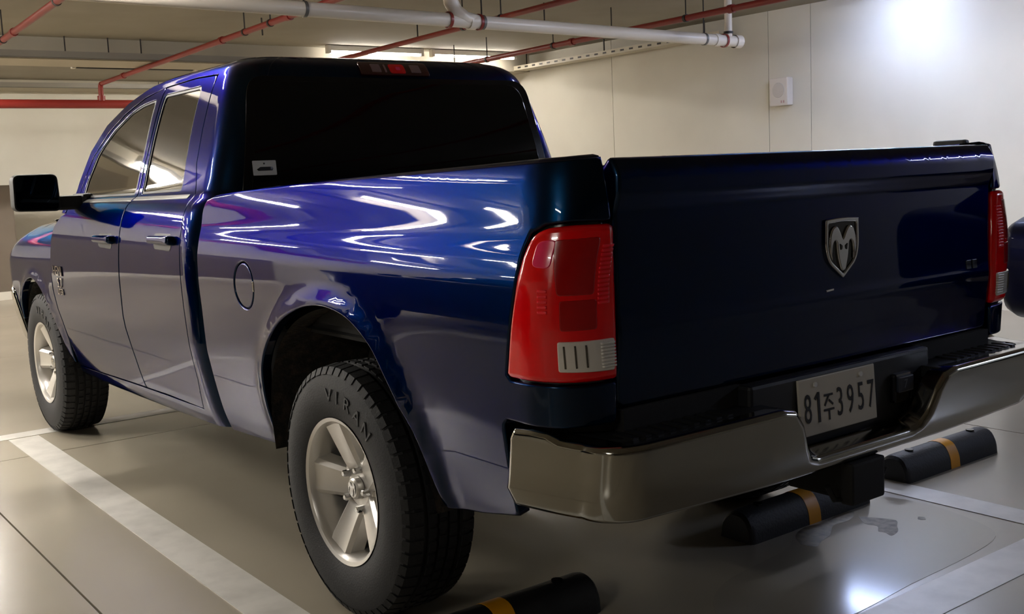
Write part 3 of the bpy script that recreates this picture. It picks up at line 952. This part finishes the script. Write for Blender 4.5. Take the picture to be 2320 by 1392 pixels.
# ---- front end
FEND = [(.40, .895), (.50, .93), (.62, .957), (.72, .975), (.745, .979), (.9, .987), (1.0, .985), (1.08, .962), (1.14, .92), (1.19, .86), (1.24, .78), (1.27, .70)]
def fend_fn(s, z):
    s, z = np.broadcast_arrays(np.asarray(s, float), np.asarray(z, float))
    drop = .10 * np.clip((s - 2.9) / 1.6, 0, 1.3)
    zz = z + drop * np.clip((z - .9) / .3, 0, 1)
    W = herm(zz, FEND) + flare(s, z, 3.569)
    r, y0 = .40, 4.10
    L = 1.4 * r
    g = np.clip((s - y0) / L, 0, 1) * np.pi / 2
    x = np.where(s <= y0, -W, np.where(s < y0 + L, -W + r * (1 - np.cos(g) ** .87), -W + r + (s - y0 - L)))
    y = np.where(s <= y0, s, np.where(s < y0 + L, y0 + r * np.abs(np.sin(g)) ** .87, y0 + r))
    return np.stack([x, y, z], -1)
OUTF = (-20, 6, 1.2)
fl = [(p[0] + 3.569, p[1]) for p in FARCH]
fender = ([(3.109, .445)] + [(p[0] + .006, p[1]) for p in FSEAM[::-1] if p[1] > .46] + [(2.995, 1.268), (3.2, 1.255), (3.6, 1.23), (4.0, 1.195), (4.25, 1.165), (4.30, 1.05), (4.28, .82), (4.10, .80), (4.06, .62)]
          + [p for p in fl[::-1] if p[1] > .60 and p[0] > 3.5] + [p for p in fl[::-1] if p[0] <= 3.5 and p[1] > .445])
for mir in (False, True):
    fn_ = panel('front_fender', fender, fend_fn, PAINT, truck, step=(.05, .03), edge=.016, r=.006, depth=.03, out=OUTF, mirror=mir)
    panel('headlamp', rounded([(4.30, .86), (4.70, .88), (4.72, 1.04), (4.33, 1.06)], .03), fend_fn, mat('headlamp_lens', (150, 152, 155), rough=.08, coat=1), truck, step=(.04, .03), edge=.012, r=.01,
          depth=.04, out=OUTF, mirror=mir, lift=.002)
    panel('front_fascia', [(4.305, 1.062), (4.70, 1.045), (5.30, 1.045), (5.30, 1.15), (4.26, 1.16)], fend_fn, PAINT, truck, step=(.05, .03), edge=.02, r=.006, depth=.03, out=OUTF, mirror=mir)
    panel('grille_half', [(4.74, .80), (5.31, .80), (5.31, 1.04), (4.76, 1.04)], fend_fn, GLOSSBLACK, truck, step=(.05, .03), edge=.02, r=.006, depth=.03, out=OUTF, mirror=mir)
    panel('front_bumper', [(4.04, .48), (4.065, .61), (4.105, .79), (4.30, .81), (5.30, .79), (5.30, .48)], fend_fn, CHROME_SOFT, truck, step=(.05, .03), edge=.02, r=.015, depth=.04, out=OUTF, mirror=mir, lift=.012)
    panel('grille_bar', [(4.76, .905), (5.30, .905), (5.30, .94), (4.76, .94)], fend_fn, CHROME, truck, step=(.05, .02), edge=.02, r=.008, depth=.02, out=OUTF, mirror=mir, lift=.016)
MB().box(-.035, .035, 4.535, 4.565, .80, 1.04, .008).build('grille_bar', CHROME, truck)
# hood
vs, fs = [], []
NY, NX = 14, 18
for i in range(NY + 1):
    y = 2.97 + (4.50 - 2.97) * i / NY
    ze = 1.262 - .085 * ((y - 2.97) / 1.5) ** 1.3
    P = fend_fn(np.array([min(y, 4.25)]), np.array([ze - .012]))[0]
    w = -P[0] - .005 - max(0, y - 4.2) * .5
    for k in range(NX + 1):
        t = -1 + 2 * k / NX
        vs.append((w * t, y + .03 * (1 - t * t), ze + .05 * (1 - t ** 4) - .07 * max(0, (y - 4.3) / .2) ** 2))
for i in range(NY):
    for k in range(NX):
        fs.append((i * (NX + 1) + k, i * (NX + 1) + k + 1, (i + 1) * (NX + 1) + k + 1, (i + 1) * (NX + 1) + k))
MB().add(vs, fs).build('hood', PAINT, truck, smooth=True)
MB().box(-.80, .80, 2.95, 3.10, 1.20, 1.262, .01).build('cowl', BLACK, truck)

# ---- mirrors
for sg in (-1, 1):
    mh = MB()
    prof = rounded([(-1.250, 1.283), (-1.028, 1.277), (-1.035, 1.462), (-1.246, 1.462)], .03, 5)
    rings = []
    for dy, k in ((0, .97), (.012, 1.0), (.05, 1.0), (.10, .93), (.135, .75), (.15, .45)):
        c = prof.mean(0)
        rings.append([(sg * -(c[0] + (p[0] - c[0]) * k), 2.70 + dy, c[1] + (p[1] - c[1]) * k) for p in prof])
    n = len(prof)
    vs = [q for rg in rings for q in rg]
    fs = [(i * n + j, i * n + (j + 1) % n, (i + 1) * n + (j + 1) % n, (i + 1) * n + j) for i in range(len(rings) - 1) for j in range(n)]
    fs += [tuple(range(n)), tuple(range(n * (len(rings) - 1), n * len(rings)))]
    mo = MB().add(vs, fs).build('door_mirror', BLACK, truck, smooth=True, angle=40)
    c = prof.mean(0)
    MB().prism([tuple(c + (p - c) * .9) for p in prof], lambda u, v: (sg * -u, 2.698, v), lambda u, v: (sg * -u, 2.702, v)).build('mirror_glass', mat('mirror_glass', (40, 48, 58), rough=.03, metal=1), mo)
    MB().box(min(sg * .86, sg * 1.04), max(sg * .86, sg * 1.04), 2.72, 2.80, 1.280, 1.352, .015).build('mirror_arm', BLACK, mo)
    MB().box(min(sg * .865, sg * .925), max(sg * .865, sg * .925), 2.70, 2.90, 1.275, 1.36, .02).build('mirror_base', BLACK, mo)

# ---- wheels
TC = .855
def make_tyre(parent):
    prof = [(-.105, .218), (-.122, .24), (-.1325, .30), (-.129, .345), (-.117, .380), (-.095, .395)]
    for g in (-.055, -.018, .018, .055):
        prof += [(g - .007, .397), (g - .005, .389), (g + .005, .389), (g + .007, .397)]
    prof += [(.095, .395), (.117, .380), (.129, .345), (.131, .335), (.1325, .30), (.131, .275), (.1335, .270), (.1335, .262), (.128, .255), (.122, .24), (.112, .222), (.105, .218)]
    v, f = lathe(prof, 96)
    ty = MB().add(v, f).build('tyre', RUBBER, parent, smooth=True, angle=28)
    tr = MB()
    N = 58
    for k in range(N):
        an = 2 * math.pi * k / N
        for a0, a1, r0, ph, w in ((-.124, -.068, .40, .0, .78), (-.046, -.024, .402, .3, .7), (-.011, .011, .402, .0, .7), (.024, .046, .402, .3, .7), (.068, .124, .40, .5, .78)):
            h = (ph + .5 * (k % 2) * 0) * 2 * math.pi / N
            d = w * math.pi / N
            vs = []
            for aa, rr in ((a0, .372 if a0 < -.1 else .388), (a0 + .012 if a0 < -.1 else a0, .394 if a0 < -.1 else .402), (a1 - .012 if a1 > .1 else a1, .394 if a1 > .1 else .402), (a1, .372 if a1 > .1 else .388)):
                for sgn_ in (-1, 1):
                    t = an + h + sgn_ * d
                    vs.append((aa, rr * math.cos(t), rr * math.sin(t)))
            fs = [(0, 2, 3, 1), (2, 4, 5, 3), (4, 6, 7, 5), (0, 6, 4, 2), (1, 3, 5, 7), (0, 1, 7, 6)]
            tr.add(vs, fs)
    t = tr.build('tread', RUBBER, ty)
    t['kind'] = 'stuff'
    return ty
def spoke_section(r):
    t = (r - .055) / (.222 - .055)
    w = .043 + .016 * t ** 1.2
    a = .058 + .05 * t ** .9
    return w, a
def make_wheel(loc, side, front, lettering=True):
    w = empty('wheel', loc, truck, (0, 0, 0))
    if side > 0:
        w.rotation_euler = (0, 0, math.pi)
    w['label'] = 'silver five-spoke alloy wheel with black tyre'
    # local frame: outward is -X
    ty = make_tyre(w)
    rim = [(-.118, .228), (-.123, .234), (-.1185, .222), (-.108, .214), (-.085, .209), (-.03, .203), (.06, .20), (.115, .215), (.118, .228)]
    v, f = lathe(rim, 72)
    ri = MB().add(v, f).build('rim', ALLOY, w, smooth=True, angle=30)
    v, f = lathe([(-.052, .010), (-.058, .088), (-.052, .098), (-.02, .10), (.02, .10)], 48)
    MB().add(v, f).build('hub_disc', ALLOY, ri, smooth=True, angle=30)
    for k in range(5):
        an = math.radians(72 * k + (0 if front else 2))
        e1 = (math.cos(an), math.sin(an))
        e2 = (-math.sin(an), math.cos(an))
        rs = [.060, .09, .12, .15, .18, .205, .219]
        prof = []
        for r_ in rs:
            ww, aa = spoke_section(r_)
            # edge, ridge, dished middle, ridge, edge
            prof.append([(-ww - .014, aa - .05), (-ww - .003, aa - .010), (-ww * .78, aa), (-ww * .34, aa - .004), (ww * .34, aa - .004), (ww * .78, aa), (ww + .003, aa - .010), (ww + .014, aa - .05)])
        m = len(prof[0])
        vs = []
        for r_, ring in zip(rs, prof):
            for b, a in ring:
                vs.append((-a, e1[0] * r_ + e2[0] * b, e1[1] * r_ + e2[1] * b))
        fs = [(i * m + j, i * m + j + 1, (i + 1) * m + j + 1, (i + 1) * m + j) for i in range(len(rs) - 1) for j in range(m - 1)]
        fs += [tuple(range(m)), tuple(range((len(rs) - 1) * m, len(rs) * m))]
        MB().add(vs, fs).build('spoke', ALLOY, w, smooth=True, angle=25)
    for k in range(5):
        an = math.radians(72 * k + 36)
        y, z = .066 * math.cos(an), .066 * math.sin(an)
        MB().tube([(-.05, y, z), (-.078, y, z), (-.082, y, z)], [.0115, .0115, .008], 6).build('lug_nut', CHROME, w)
    v, f = lathe([(-.056, .036), (-.074, .034), (-.079, .028), (-.080, .0005)], 32)
    cap = MB().add(v, f).build('centre_cap', ALLOY, w, smooth=True, angle=30)
    rm = [(p[0] * .36, p[1] * .36) for p in ram]
    MB().prism(rm, lambda u, v_: (-.080, -u * 1.0, v_), lambda u, v_: (-.082, -u, v_)).build('cap_emblem', CHROME, cap)
    v, f = lathe([(-.02, .03), (-.02, .165), (-.005, .17), (.02, .17)], 48)
    MB().add(v, f).build('brake_disc', mat('brake_iron', (40, 38, 36), rough=.6, metal=.5), w, smooth=True, angle=30)
    MB().tube([(0, 0, 0), (.12, 0, 0)], .06, 16).build('axle_stub', UNDER, w)
    v, f = lathe([(.03, .02), (.03, .205)], 48)
    MB().add(v, f).build('dust_shield', UNDER, w)
    if lettering and side < 0:
        for i, ch in enumerate('VIRAN'):
            a0 = math.radians(87 + 11.8 * i - (2 if ch in 'I' else 0)) + (math.radians(-2) if i > 1 else 0)
            def fn(u, v_, h, a0=a0):
                rr = .306 + v_
                an = a0 + u / .306
                return (-.1322 - h, rr * math.cos(an), rr * math.sin(an))
            text_obj('sidewall_letter', ch, .060, mat('worn_rubber', (52, 54, 57), rough=.55), ty, fn, .0025, sx=1.15)
    return w
for y in (0, 3.569):
    for sd in (-1, 1):
        make_wheel((sd * TC, y, .402), sd, y > 1)

# ---- wheel wells, chassis
for y0 in (0.0, 3.569):
    for sg in (-1, 1):
        pts = [((p[0]) * .985, p[1] - .012) for p in (FARCH if y0 > 1 else ARCH) if p[1] > .45]
        vs, fs = [], []
        n = len(pts)
        for x in (.955, .80, .58):
            for s_, z_ in pts:
                vs.append((sg * x, y0 + s_, z_))
        for j in range(2):
            for i in range(n - 1):
                fs.append((j * n + i, j * n + i + 1, (j + 1) * n + i + 1, (j + 1) * n + i))
        fs.append(tuple(range(2 * n, 3 * n)))
        MB().add(vs, fs).build('wheel_well', LINER, truck, smooth=True, angle=40)
ch = MB()
for sg in (-1, 1):
    ch.box(min(sg * .36, sg * .46), max(sg * .36, sg * .46), -1.08, 4.3, .50, .66, .01)
for y in (-.95, -.4, .55, 1.5, 2.6, 3.9):
    ch.box(-.4, .4, y, y + .10, .53, .63)
ch.build('chassis', UNDER, truck)
MB().box(-.84, .84, 1.08, 3.05, .40, .50, .02).build('cab_floor', UNDER, truck)
MB().box(-.55, .55, 4.1, 4.45, .38, .8, .03).build('front_skid', UNDER, truck)
MB().box(-.80, -.40, .60, 1.0, .42, .85, .03).build('fuel_tank', UNDER, truck)
MB().tube([(-.75, 0, .40), (.75, 0, .40)], .05, 14).build('rear_axle', UNDER, truck, smooth=True)
MB().tube([(-.75, 3.569, .40), (.75, 3.569, .40)], .045, 14).build('front_axle', UNDER, truck, smooth=True)
v, f = lathe([(-.13, .03), (-.11, .11), (0, .15), (.11, .11), (.13, .03)], 24)
MB().add(v, f).build('differential', UNDER, truck, smooth=True).location = (0, 0, .42)
for sg in (-1, 1):
    MB().tube([(sg * .55, -.75, .52), (sg * .55, 0, .46), (sg * .55, .75, .52)], .03, 8).build('leaf_spring', UNDER, truck)
v, f = lathe([(-.1, .18), (-.12, .3), (-.08, .37), (.08, .37), (.12, .3), (.1, .18)], 40)
sp = MB().add([(y, z, x) for x, y, z in v], f).build('spare_tyre', RUBBER, truck, smooth=True)
sp.location = (0, -.62, .68)
MB().tube([(.45, 2.5, .42), (.45, .9, .42), (.5, .3, .55), (.62, -.5, .56), (.72, -.98, .53)], .035, 12).build('exhaust_pipe', UNDER, truck, smooth=True)
# ---- lamps of the garage
batten(4.05, 8.22, 2.855, 'lit ceiling batten lamp before the beam, the one nearer the truck cab', group='ceiling batten lamps', power=LAMP_POWER * .18)
batten(5.45, 8.22, 2.855, 'lit ceiling batten lamp before the beam, the one nearer the side wall', group='ceiling batten lamps', power=LAMP_POWER * .18)
batten(-5.6, -2.4, 2.80, 'dimmer ceiling batten lamp behind the camera on the left', along='y', drop=.10, power=LAMP_POWER * .55)
batten(1.70, 9.60, 2.77, 'unlit white batten lamp hung beyond the ceiling beam', lit=False, length=1.38, drop=.13)
GL = 'batten lamps out of view'
for x, y in ((-3.6, 3.9), (-1.0, 3.4), (-4.2, 6.4), (-6.8, 6.8), (-9.0, 8.6), (-6.0, 8.2), (-3.0, 8.2), (-10.5, 11.3), (-8.0, 11.3), (-5.5, 11.3)):
    batten(x, y, 2.80, 'lit ceiling batten lamp out of view', group=GL, drop=.10)
for x in (-7.5, -4.2, -.8, 3.4):
    batten(x, 9.9, 2.86, 'added batten lamp hidden behind the beam to light the far wall', group='added batten lamps behind the beam')  # unseen lamps added to brighten the far wall
batten(4.6, 1.6, 2.82, 'cool white batten lamp over the bay by the side wall', power=LAMP_COOL, colr=(222, 230, 255), along='y')
batten(5.95, 2.80, 2.858, 'short cool white batten lamp close to the side wall', power=LAMP_COOL * .45, colr=(190, 208, 255), along='y', length=.7)
batten(5.75, -3.6, 2.82, 'cool white batten lamp behind the bays', power=LAMP_COOL * .85, colr=(205, 218, 255), along='y')
batten(2.7, .9, 2.82, 'cool white batten lamp over the next bay', power=LAMP_COOL * .5, colr=(222, 230, 255))

# ---- white drain pipe
def hanger(parent, x, y, ztop, zpipe, r, m=DARKSTEEL):
    MB().tube([(x, y, zpipe + r), (x, y, ztop)], .006, 6).build('hanger_rod', m, parent)
def ring(parent, name, x, y, z, r, w, m, axis='x'):
    v, f = lathe([(-w, r * .9), (-w, r), (w, r), (w, r * .9)], 28)
    if axis == 'y': v = [(b, a, c) for a, b, c in v]
    if axis == 'z': v = [(b, c, a) for a, b, c in v]
    o = MB().add([(a + x, b + y, c + z) for a, b, c in v], f).build(name, m, parent, smooth=True, angle=35)
    return o
YD = 3.94
dp = empty('drain_pipe', (0, YD, 2.5))
tag(dp, 'white plastic drain pipe running across under the ceiling', 'pipe')
zd = lambda x: .062 - .0125 * (x + .2)            # slight fall towards the side wall
MB().tube([(-7, .03, zd(-7)), (0, 0, zd(0)), (2.3, 0, zd(2.3)), (5.43, 0, zd(5.43))], .051, 24).build('pipe_run', PVC, dp, smooth=True)
MB().tube([(2.19, -.03, .40), (2.19, -.03, .22), (2.20, -.03, .16), (2.245, -.02, .10), (2.34, -.01, .05), (2.47, 0, zd(2.47))], [.058, .058, .056, .054, .053, .052], 20).build('branch_bend', PVC, dp, smooth=True)
ring(dp, 'bend_socket', 2.19, -.03, .225, .062, .028, mat('brown_collar', (96, 52, 44), rough=.5), 'z')
for x in (2.19, 2.47):
    ring(dp, 'red_clamp', x, 0, zd(x), .062, .011, REDPIPE)
ring(dp, 'pipe_socket', 2.40, 0, zd(2.40), .060, .03, PVC)
ring(dp, 'pipe_socket', 5.13, 0, zd(5.13), .058, .028, PVC)
ring(dp, 'red_clamp', 5.24, 0, zd(5.24), .062, .011, REDPIPE)
v, f = lathe([(-.045, .060), (.036, .060), (.05, .045), (.055, .001)], 28)
MB().add([(a + 5.42, b, c + zd(5.42)) for a, b, c in v], f).build('end_cap', PVC, dp, smooth=True, angle=35)
MB().tube([(5.30, 0, zd(5.3) + .03), (5.30, 0, .40)], .035, 18).build('riser', PVC, dp, smooth=True)
ring(dp, 'riser_collar', 5.30, 0, zd(5.3) + .075, .044, .011, DARKSTEEL, 'z')
for x in (-2.5, 1.0, 2.50, 4.97):
    hanger(dp, x, 0, .40, zd(x), .03)
    ring(dp, 'hanger_band', x, 0, zd(x), .056, .011, STEEL)

# ---- red sprinkler pipes
def redpipe(label, p0, p1, r, hangers=(), joints=()):
    t = empty('sprinkler_pipe', p0)
    tag(t, label, 'pipe', None)
    a, b = Vector(p0), Vector(p1)
    q = lambda k: (a + (b - a) * k) - a
    MB().tube([q(-.8), q(.5), q(1)], r, 16).build('pipe_run', REDPIPE, t, smooth=True)
    d = (b - a).normalized()
    for k in hangers:
        c = q(k)
        hanger(t, c.x, c.y, H - a.z, c.z, r)
        MB().tube([c - d * .015, c + d * .015], r * 1.22, 14).build('pipe_clamp', DARKSTEEL, t, smooth=True)
    for k in joints:
        c = q(k)
        MB().tube([c - d * .03, c + d * .03], r * 1.3, 14).build('pipe_coupling', REDPIPE, t, smooth=True)
    return t
redpipe('red sprinkler pipe at the top left corner of the view', (-.585, .5, 2.655), (-.275, 7.1, 2.655), .026, (.35, .60, .66, .97), (.9,))
pb = redpipe('red sprinkler pipe rising behind the white drain pipe, ending in a drop', (1.22, 1.2, 2.655), (1.587, 10.53, 2.655), .026, (.28, .44, .50), (.40, .56, .9))
redpipe('dark red sprinkler pipe passing above the cab roof lamp', (2.83, .5, 2.655), (3.215, 8.0, 2.655), .024, (.30, .52, .60), (.2, .55))
redpipe('long red sprinkler pipe nearest the side wall', (4.46, .3, 2.655), (4.89, 8.2, 2.655), .028, (.45, .58, .70, .86, .95), (.38, .66))
hd_ = empty('sprinkler_main', (0, 10.62, 2.415))
tag(hd_, 'thick red sprinkler main running level before the far wall', 'pipe')
MB().tube([(-7, 0, 0), (0, 0, 0), (6.3, 0, 0)], .052, 20).build('pipe_run', REDPIPE, hd_, smooth=True)
MB().tube([(1.59, 0, .02), (1.59, 0, .19), (1.59, -.015, .225), (1.59, -.05, .24)], .030, 14).build('riser', REDPIPE, hd_, smooth=True)
ring(hd_, 'riser_tee', 1.59, 0, .07, .045, .03, REDPIPE, 'z')
for x in (-4, -1, 5):
    hanger(hd_, x, 0, .46, 0, .05)

# ---- cable raceways and tray
def raceway(label, x0, x1, y, z, rods):
    t = empty('cable_raceway', (x0, y, z))
    tag(t, label, 'raceway')
    MB().box(0, x1 - x0, -.025, .025, -.03, .03).build('channel', mat('grey_channel', (136, 130, 118), rough=.5, metal=.3), t)
    MB().box(0, x1 - x0, -.02, .02, -.036, -.029).build('channel_lid', mat('channel_lid', (92, 87, 78), rough=.6), t)
    for x in rods:
        MB().box(x - x0 - .005, x - x0 + .005, -.005, .005, .03, H - z).build('hanger_rod', DARKSTEEL, t)
raceway('grey cable raceway hung in front of the ceiling beam', -7, 2.6, 8.35, 2.722, (-5, -2.5, .6, 1.02, 1.35))
raceway('pale cable raceway running high along the far wall', -7, 6.3, 12.6, 2.82, (-4, -1, 3))
ct = empty('cable_tray', (6.34, 4.9, 2.70))
tag(ct, 'perforated cable tray running along the top of the side wall', 'cable tray')
TRAY = mat('tray_cream', (196, 188, 168), rough=.5)
MB().box(-.10, .10, 0, 4.9, -.004, .004).build('tray_base', TRAY, ct)
for s_ in (-1, 1):
    MB().box(s_ * .10 - .003, s_ * .10 + .003, 0, 4.9, -.004, .05).build('tray_rail', TRAY, ct)
for k in range(27):
    y = .7 + k * .15
    MB().box(-.1055, -.1025, y, y + .06, .014, .034).build('rail_slot', DARKSTEEL, ct)
for y in (.3, 1.9, 3.4, 4.7):
    MB().box(-.006, .006, y - .006, y + .006, .004, H - 2.70).build('hanger_rod', DARKSTEEL, ct)
# loose suspension rods seen against the ceiling
for i, (x, y, zl) in enumerate(((3.35, 6.2, 2.72), (3.9, 4.9, 2.66), (1.9, 6.6, 2.74))):
    r_ = MB().tube([(0, 0, zl - H), (0, 0, 0)], .007, 6).build('suspension_rod', DARKSTEEL)
    r_.location = (x, y, H)
    tag(r_, ('thin steel rod hanging from the ceiling just before the white pipe', 'thin steel rod hanging beside the end of the dark red pipe', 'thin steel rod hanging over the truck roof')[i], 'rod', 'ceiling rods')

# ---- wall loudspeaker
spk = empty('wall_speaker', (6.5, 4.275, 2.07))
tag(spk, 'small white loudspeaker box fixed on the side wall', 'speaker')
MB().box(-.09, 0, -.115, .115, -.14, .14, .012).build('cabinet', mat('speaker_white', (222, 214, 205), rough=.5), spk)
v, f = lathe([(-.0945, .002), (-.0945, .072), (-.089, .076)], 36)
MB().add([(a, b, c + .015) for a, b, c in v], f).build('grille', mat('speaker_grille', (205, 198, 190), rough=.7), spk, smooth=True)
for k in range(2):
    MB().box(-.093, -.089, -.075 + k * .03, -.062 + k * .03, -.115, -.09).build('badge', mat('badge_rose', (190, 150, 145), rough=.5), spk)

# ---- wheel stops
def wheel_stop(x, y, label):
    t = empty('wheel_stop', (x, y, 0))
    tag(t, label, 'wheel stop', 'rubber wheel stops')
    prof = rounded([(-.08, 0), (-.075, .05), (-.045, .108), (.03, .112), (.07, .06), (.08, 0)], [0, .02, .035, .035, .02, 0], 4)
    L = .36
    def seg(x0, x1, k, name, m, par):
        vs = [(x0, p[0] * k, p[1] * k) for p in prof] + [(x1, p[0] * k, p[1] * k) for p in prof]
        n = len(prof)
        fs = [tuple(range(n)), tuple(range(2 * n - 1, n - 1, -1))] + [(i, i + n, (i + 1) % n + n, (i + 1) % n) for i in range(n)]
        return MB().add(vs, fs).build(name, m, par, smooth=True, angle=30)
    rb = mat('stop_rubber', (20, 20, 21), rough=.6, bump=(90, .2))
    b = MB()
    rings = [(-L, .86), (-L + .012, .97), (-L + .03, 1.0), (L - .03, 1.0), (L - .012, .97), (L, .86)]
    n = len(prof)
    vs = [(x_, p[0] * k, p[1] * k) for x_, k in rings for p in prof]
    fs = [(i * n + j, i * n + (j + 1) % n, (i + 1) * n + (j + 1) % n, (i + 1) * n + j) for i in range(len(rings) - 1) for j in range(n)]
    fs += [tuple(range(n)), tuple(range(n * (len(rings) - 1), n * len(rings)))]
    b.add(vs, fs).build('body', rb, t, smooth=True, angle=30)
    seg(-.035, .035, 1.015, 'yellow_band', mat('safety_yellow', (222, 152, 12), rough=.45), t)
    for s_ in (-1, 1):
        MB().tube([(s_ * .24, -.005, .11), (s_ * .24, -.005, .116)], .018, 12).build('bolt_cap', GLOSSBLACK, t)
wheel_stop(-.73, -.45, 'black rubber wheel stop with yellow band behind the near rear wheel')
wheel_stop(.77, -.38, 'black rubber wheel stop with yellow band under the bumper centre')
wheel_stop(1.80, -.34, 'black rubber wheel stop with yellow band beyond the far end of the bumper')

# ---- dark car in the bay by the side wall
car = empty('parked_car', (5.25, 0, 0))
tag(car, 'dark blue car parked by the side wall beyond the truck', 'car')
CARPAINT = mat('dark_navy_paint', (2, 4, 26), rough=.4, metal=1.0, coat=.08)
def loft(sts, p, m, name, parent, n=40):
    vs, fs = [], []
    for y, w, z0, z1 in sts:
        zc, hz = (z0 + z1) / 2, (z1 - z0) / 2
        for k in range(n):
            a = 2 * math.pi * k / n
            c, s_ = math.cos(a), math.sin(a)
            vs.append((w * math.copysign(abs(c) ** (2 / p), c), y, zc + hz * math.copysign(abs(s_) ** (2 / p), s_)))
    for i in range(len(sts) - 1):
        for k in range(n):
            fs.append((i * n + k, i * n + (k + 1) % n, (i + 1) * n + (k + 1) % n, (i + 1) * n + k))
    fs += [tuple(range(n)), tuple(range((len(sts) - 1) * n, len(sts) * n))]
    return MB().add(vs, fs).build(name, m, parent, smooth=True, angle=50)
loft([(.80, .80, .32, .86), (.785, .86, .27, .92), (.72, .89, .24, .955), (.3, .905, .22, .99), (-.6, .915, .22, 1.0), (-2.6, .915, .22, .98), (-3.4, .90, .24, 1.0), (-3.75, .84, .28, .98), (-3.88, .66, .36, .92)], 6.0, CARPAINT, 'body', car)
loft([(-.35, .70, .90, .97), (-.8, .74, .90, 1.22), (-1.15, .72, .90, 1.40), (-1.7, .70, .90, 1.455), (-2.4, .70, .90, 1.44), (-2.9, .72, .90, 1.30), (-3.3, .74, .90, 1.04)], 3.4, GLASS, 'greenhouse', car)
loft([(-1.12, .60, 1.375, 1.405), (-1.4, .62, 1.40, 1.452), (-1.9, .62, 1.42, 1.468), (-2.4, .62, 1.40, 1.452), (-2.7, .58, 1.345, 1.385)], 4, CARPAINT, 'roof_skin', car)
for s_ in (-1, 1):
    hl_ = MB()
    loft([(.80, .08, .62, .70), (.75, .12, .60, .74), (.60, .12, .62, .75)], 3, mat('car_lamp', (170, 174, 180), rough=.08, coat=1), 'car_headlamp', car).location = (s_ * .58, -.005, 0)
    MB().box(min(s_ * .90, s_ * 1.06), max(s_ * .90, s_ * 1.06), -.75, -.62, .95, 1.08, .03).build('car_mirror', CARPAINT, car)
    for y in (-.05, -2.85):
        v, f = lathe([(-.09, .19), (-.10, .25), (-.085, .305), (0, .315), (.085, .305), (.10, .25), (.09, .19)], 40)
        MB().add([(a + s_ * .83, b + y, c + .315) for a, b, c in v], f).build('car_tyre', RUBBER, car, smooth=True)
        v, f = lathe([(-.07, .205), (-.08, .19), (-.05, .17), (-.06, .05), (-.055, .001)], 40)
        MB().add([(-s_ * a + s_ * .83, b + y, c + .315) for a, b, c in v], f).build('car_rim', ALLOY, car, smooth=True)
MB().box(-.36, .36, .76, .815, .40, .60, .02).build('car_grille', GLOSSBLACK, car)

# second dark car, added out of view to darken the truck side's reflection
def copy_tree(o, parent=None):
    c = o.copy()
    COL.objects.link(c)
    c.parent = parent
    for k in o.children:
        copy_tree(k, c)
    return c
car2 = copy_tree(car)
car2.location = (-4.65, 4.8, 0)
tag(car2, 'dark car added out of view two bays to the left to darken the truck side reflection', 'car')
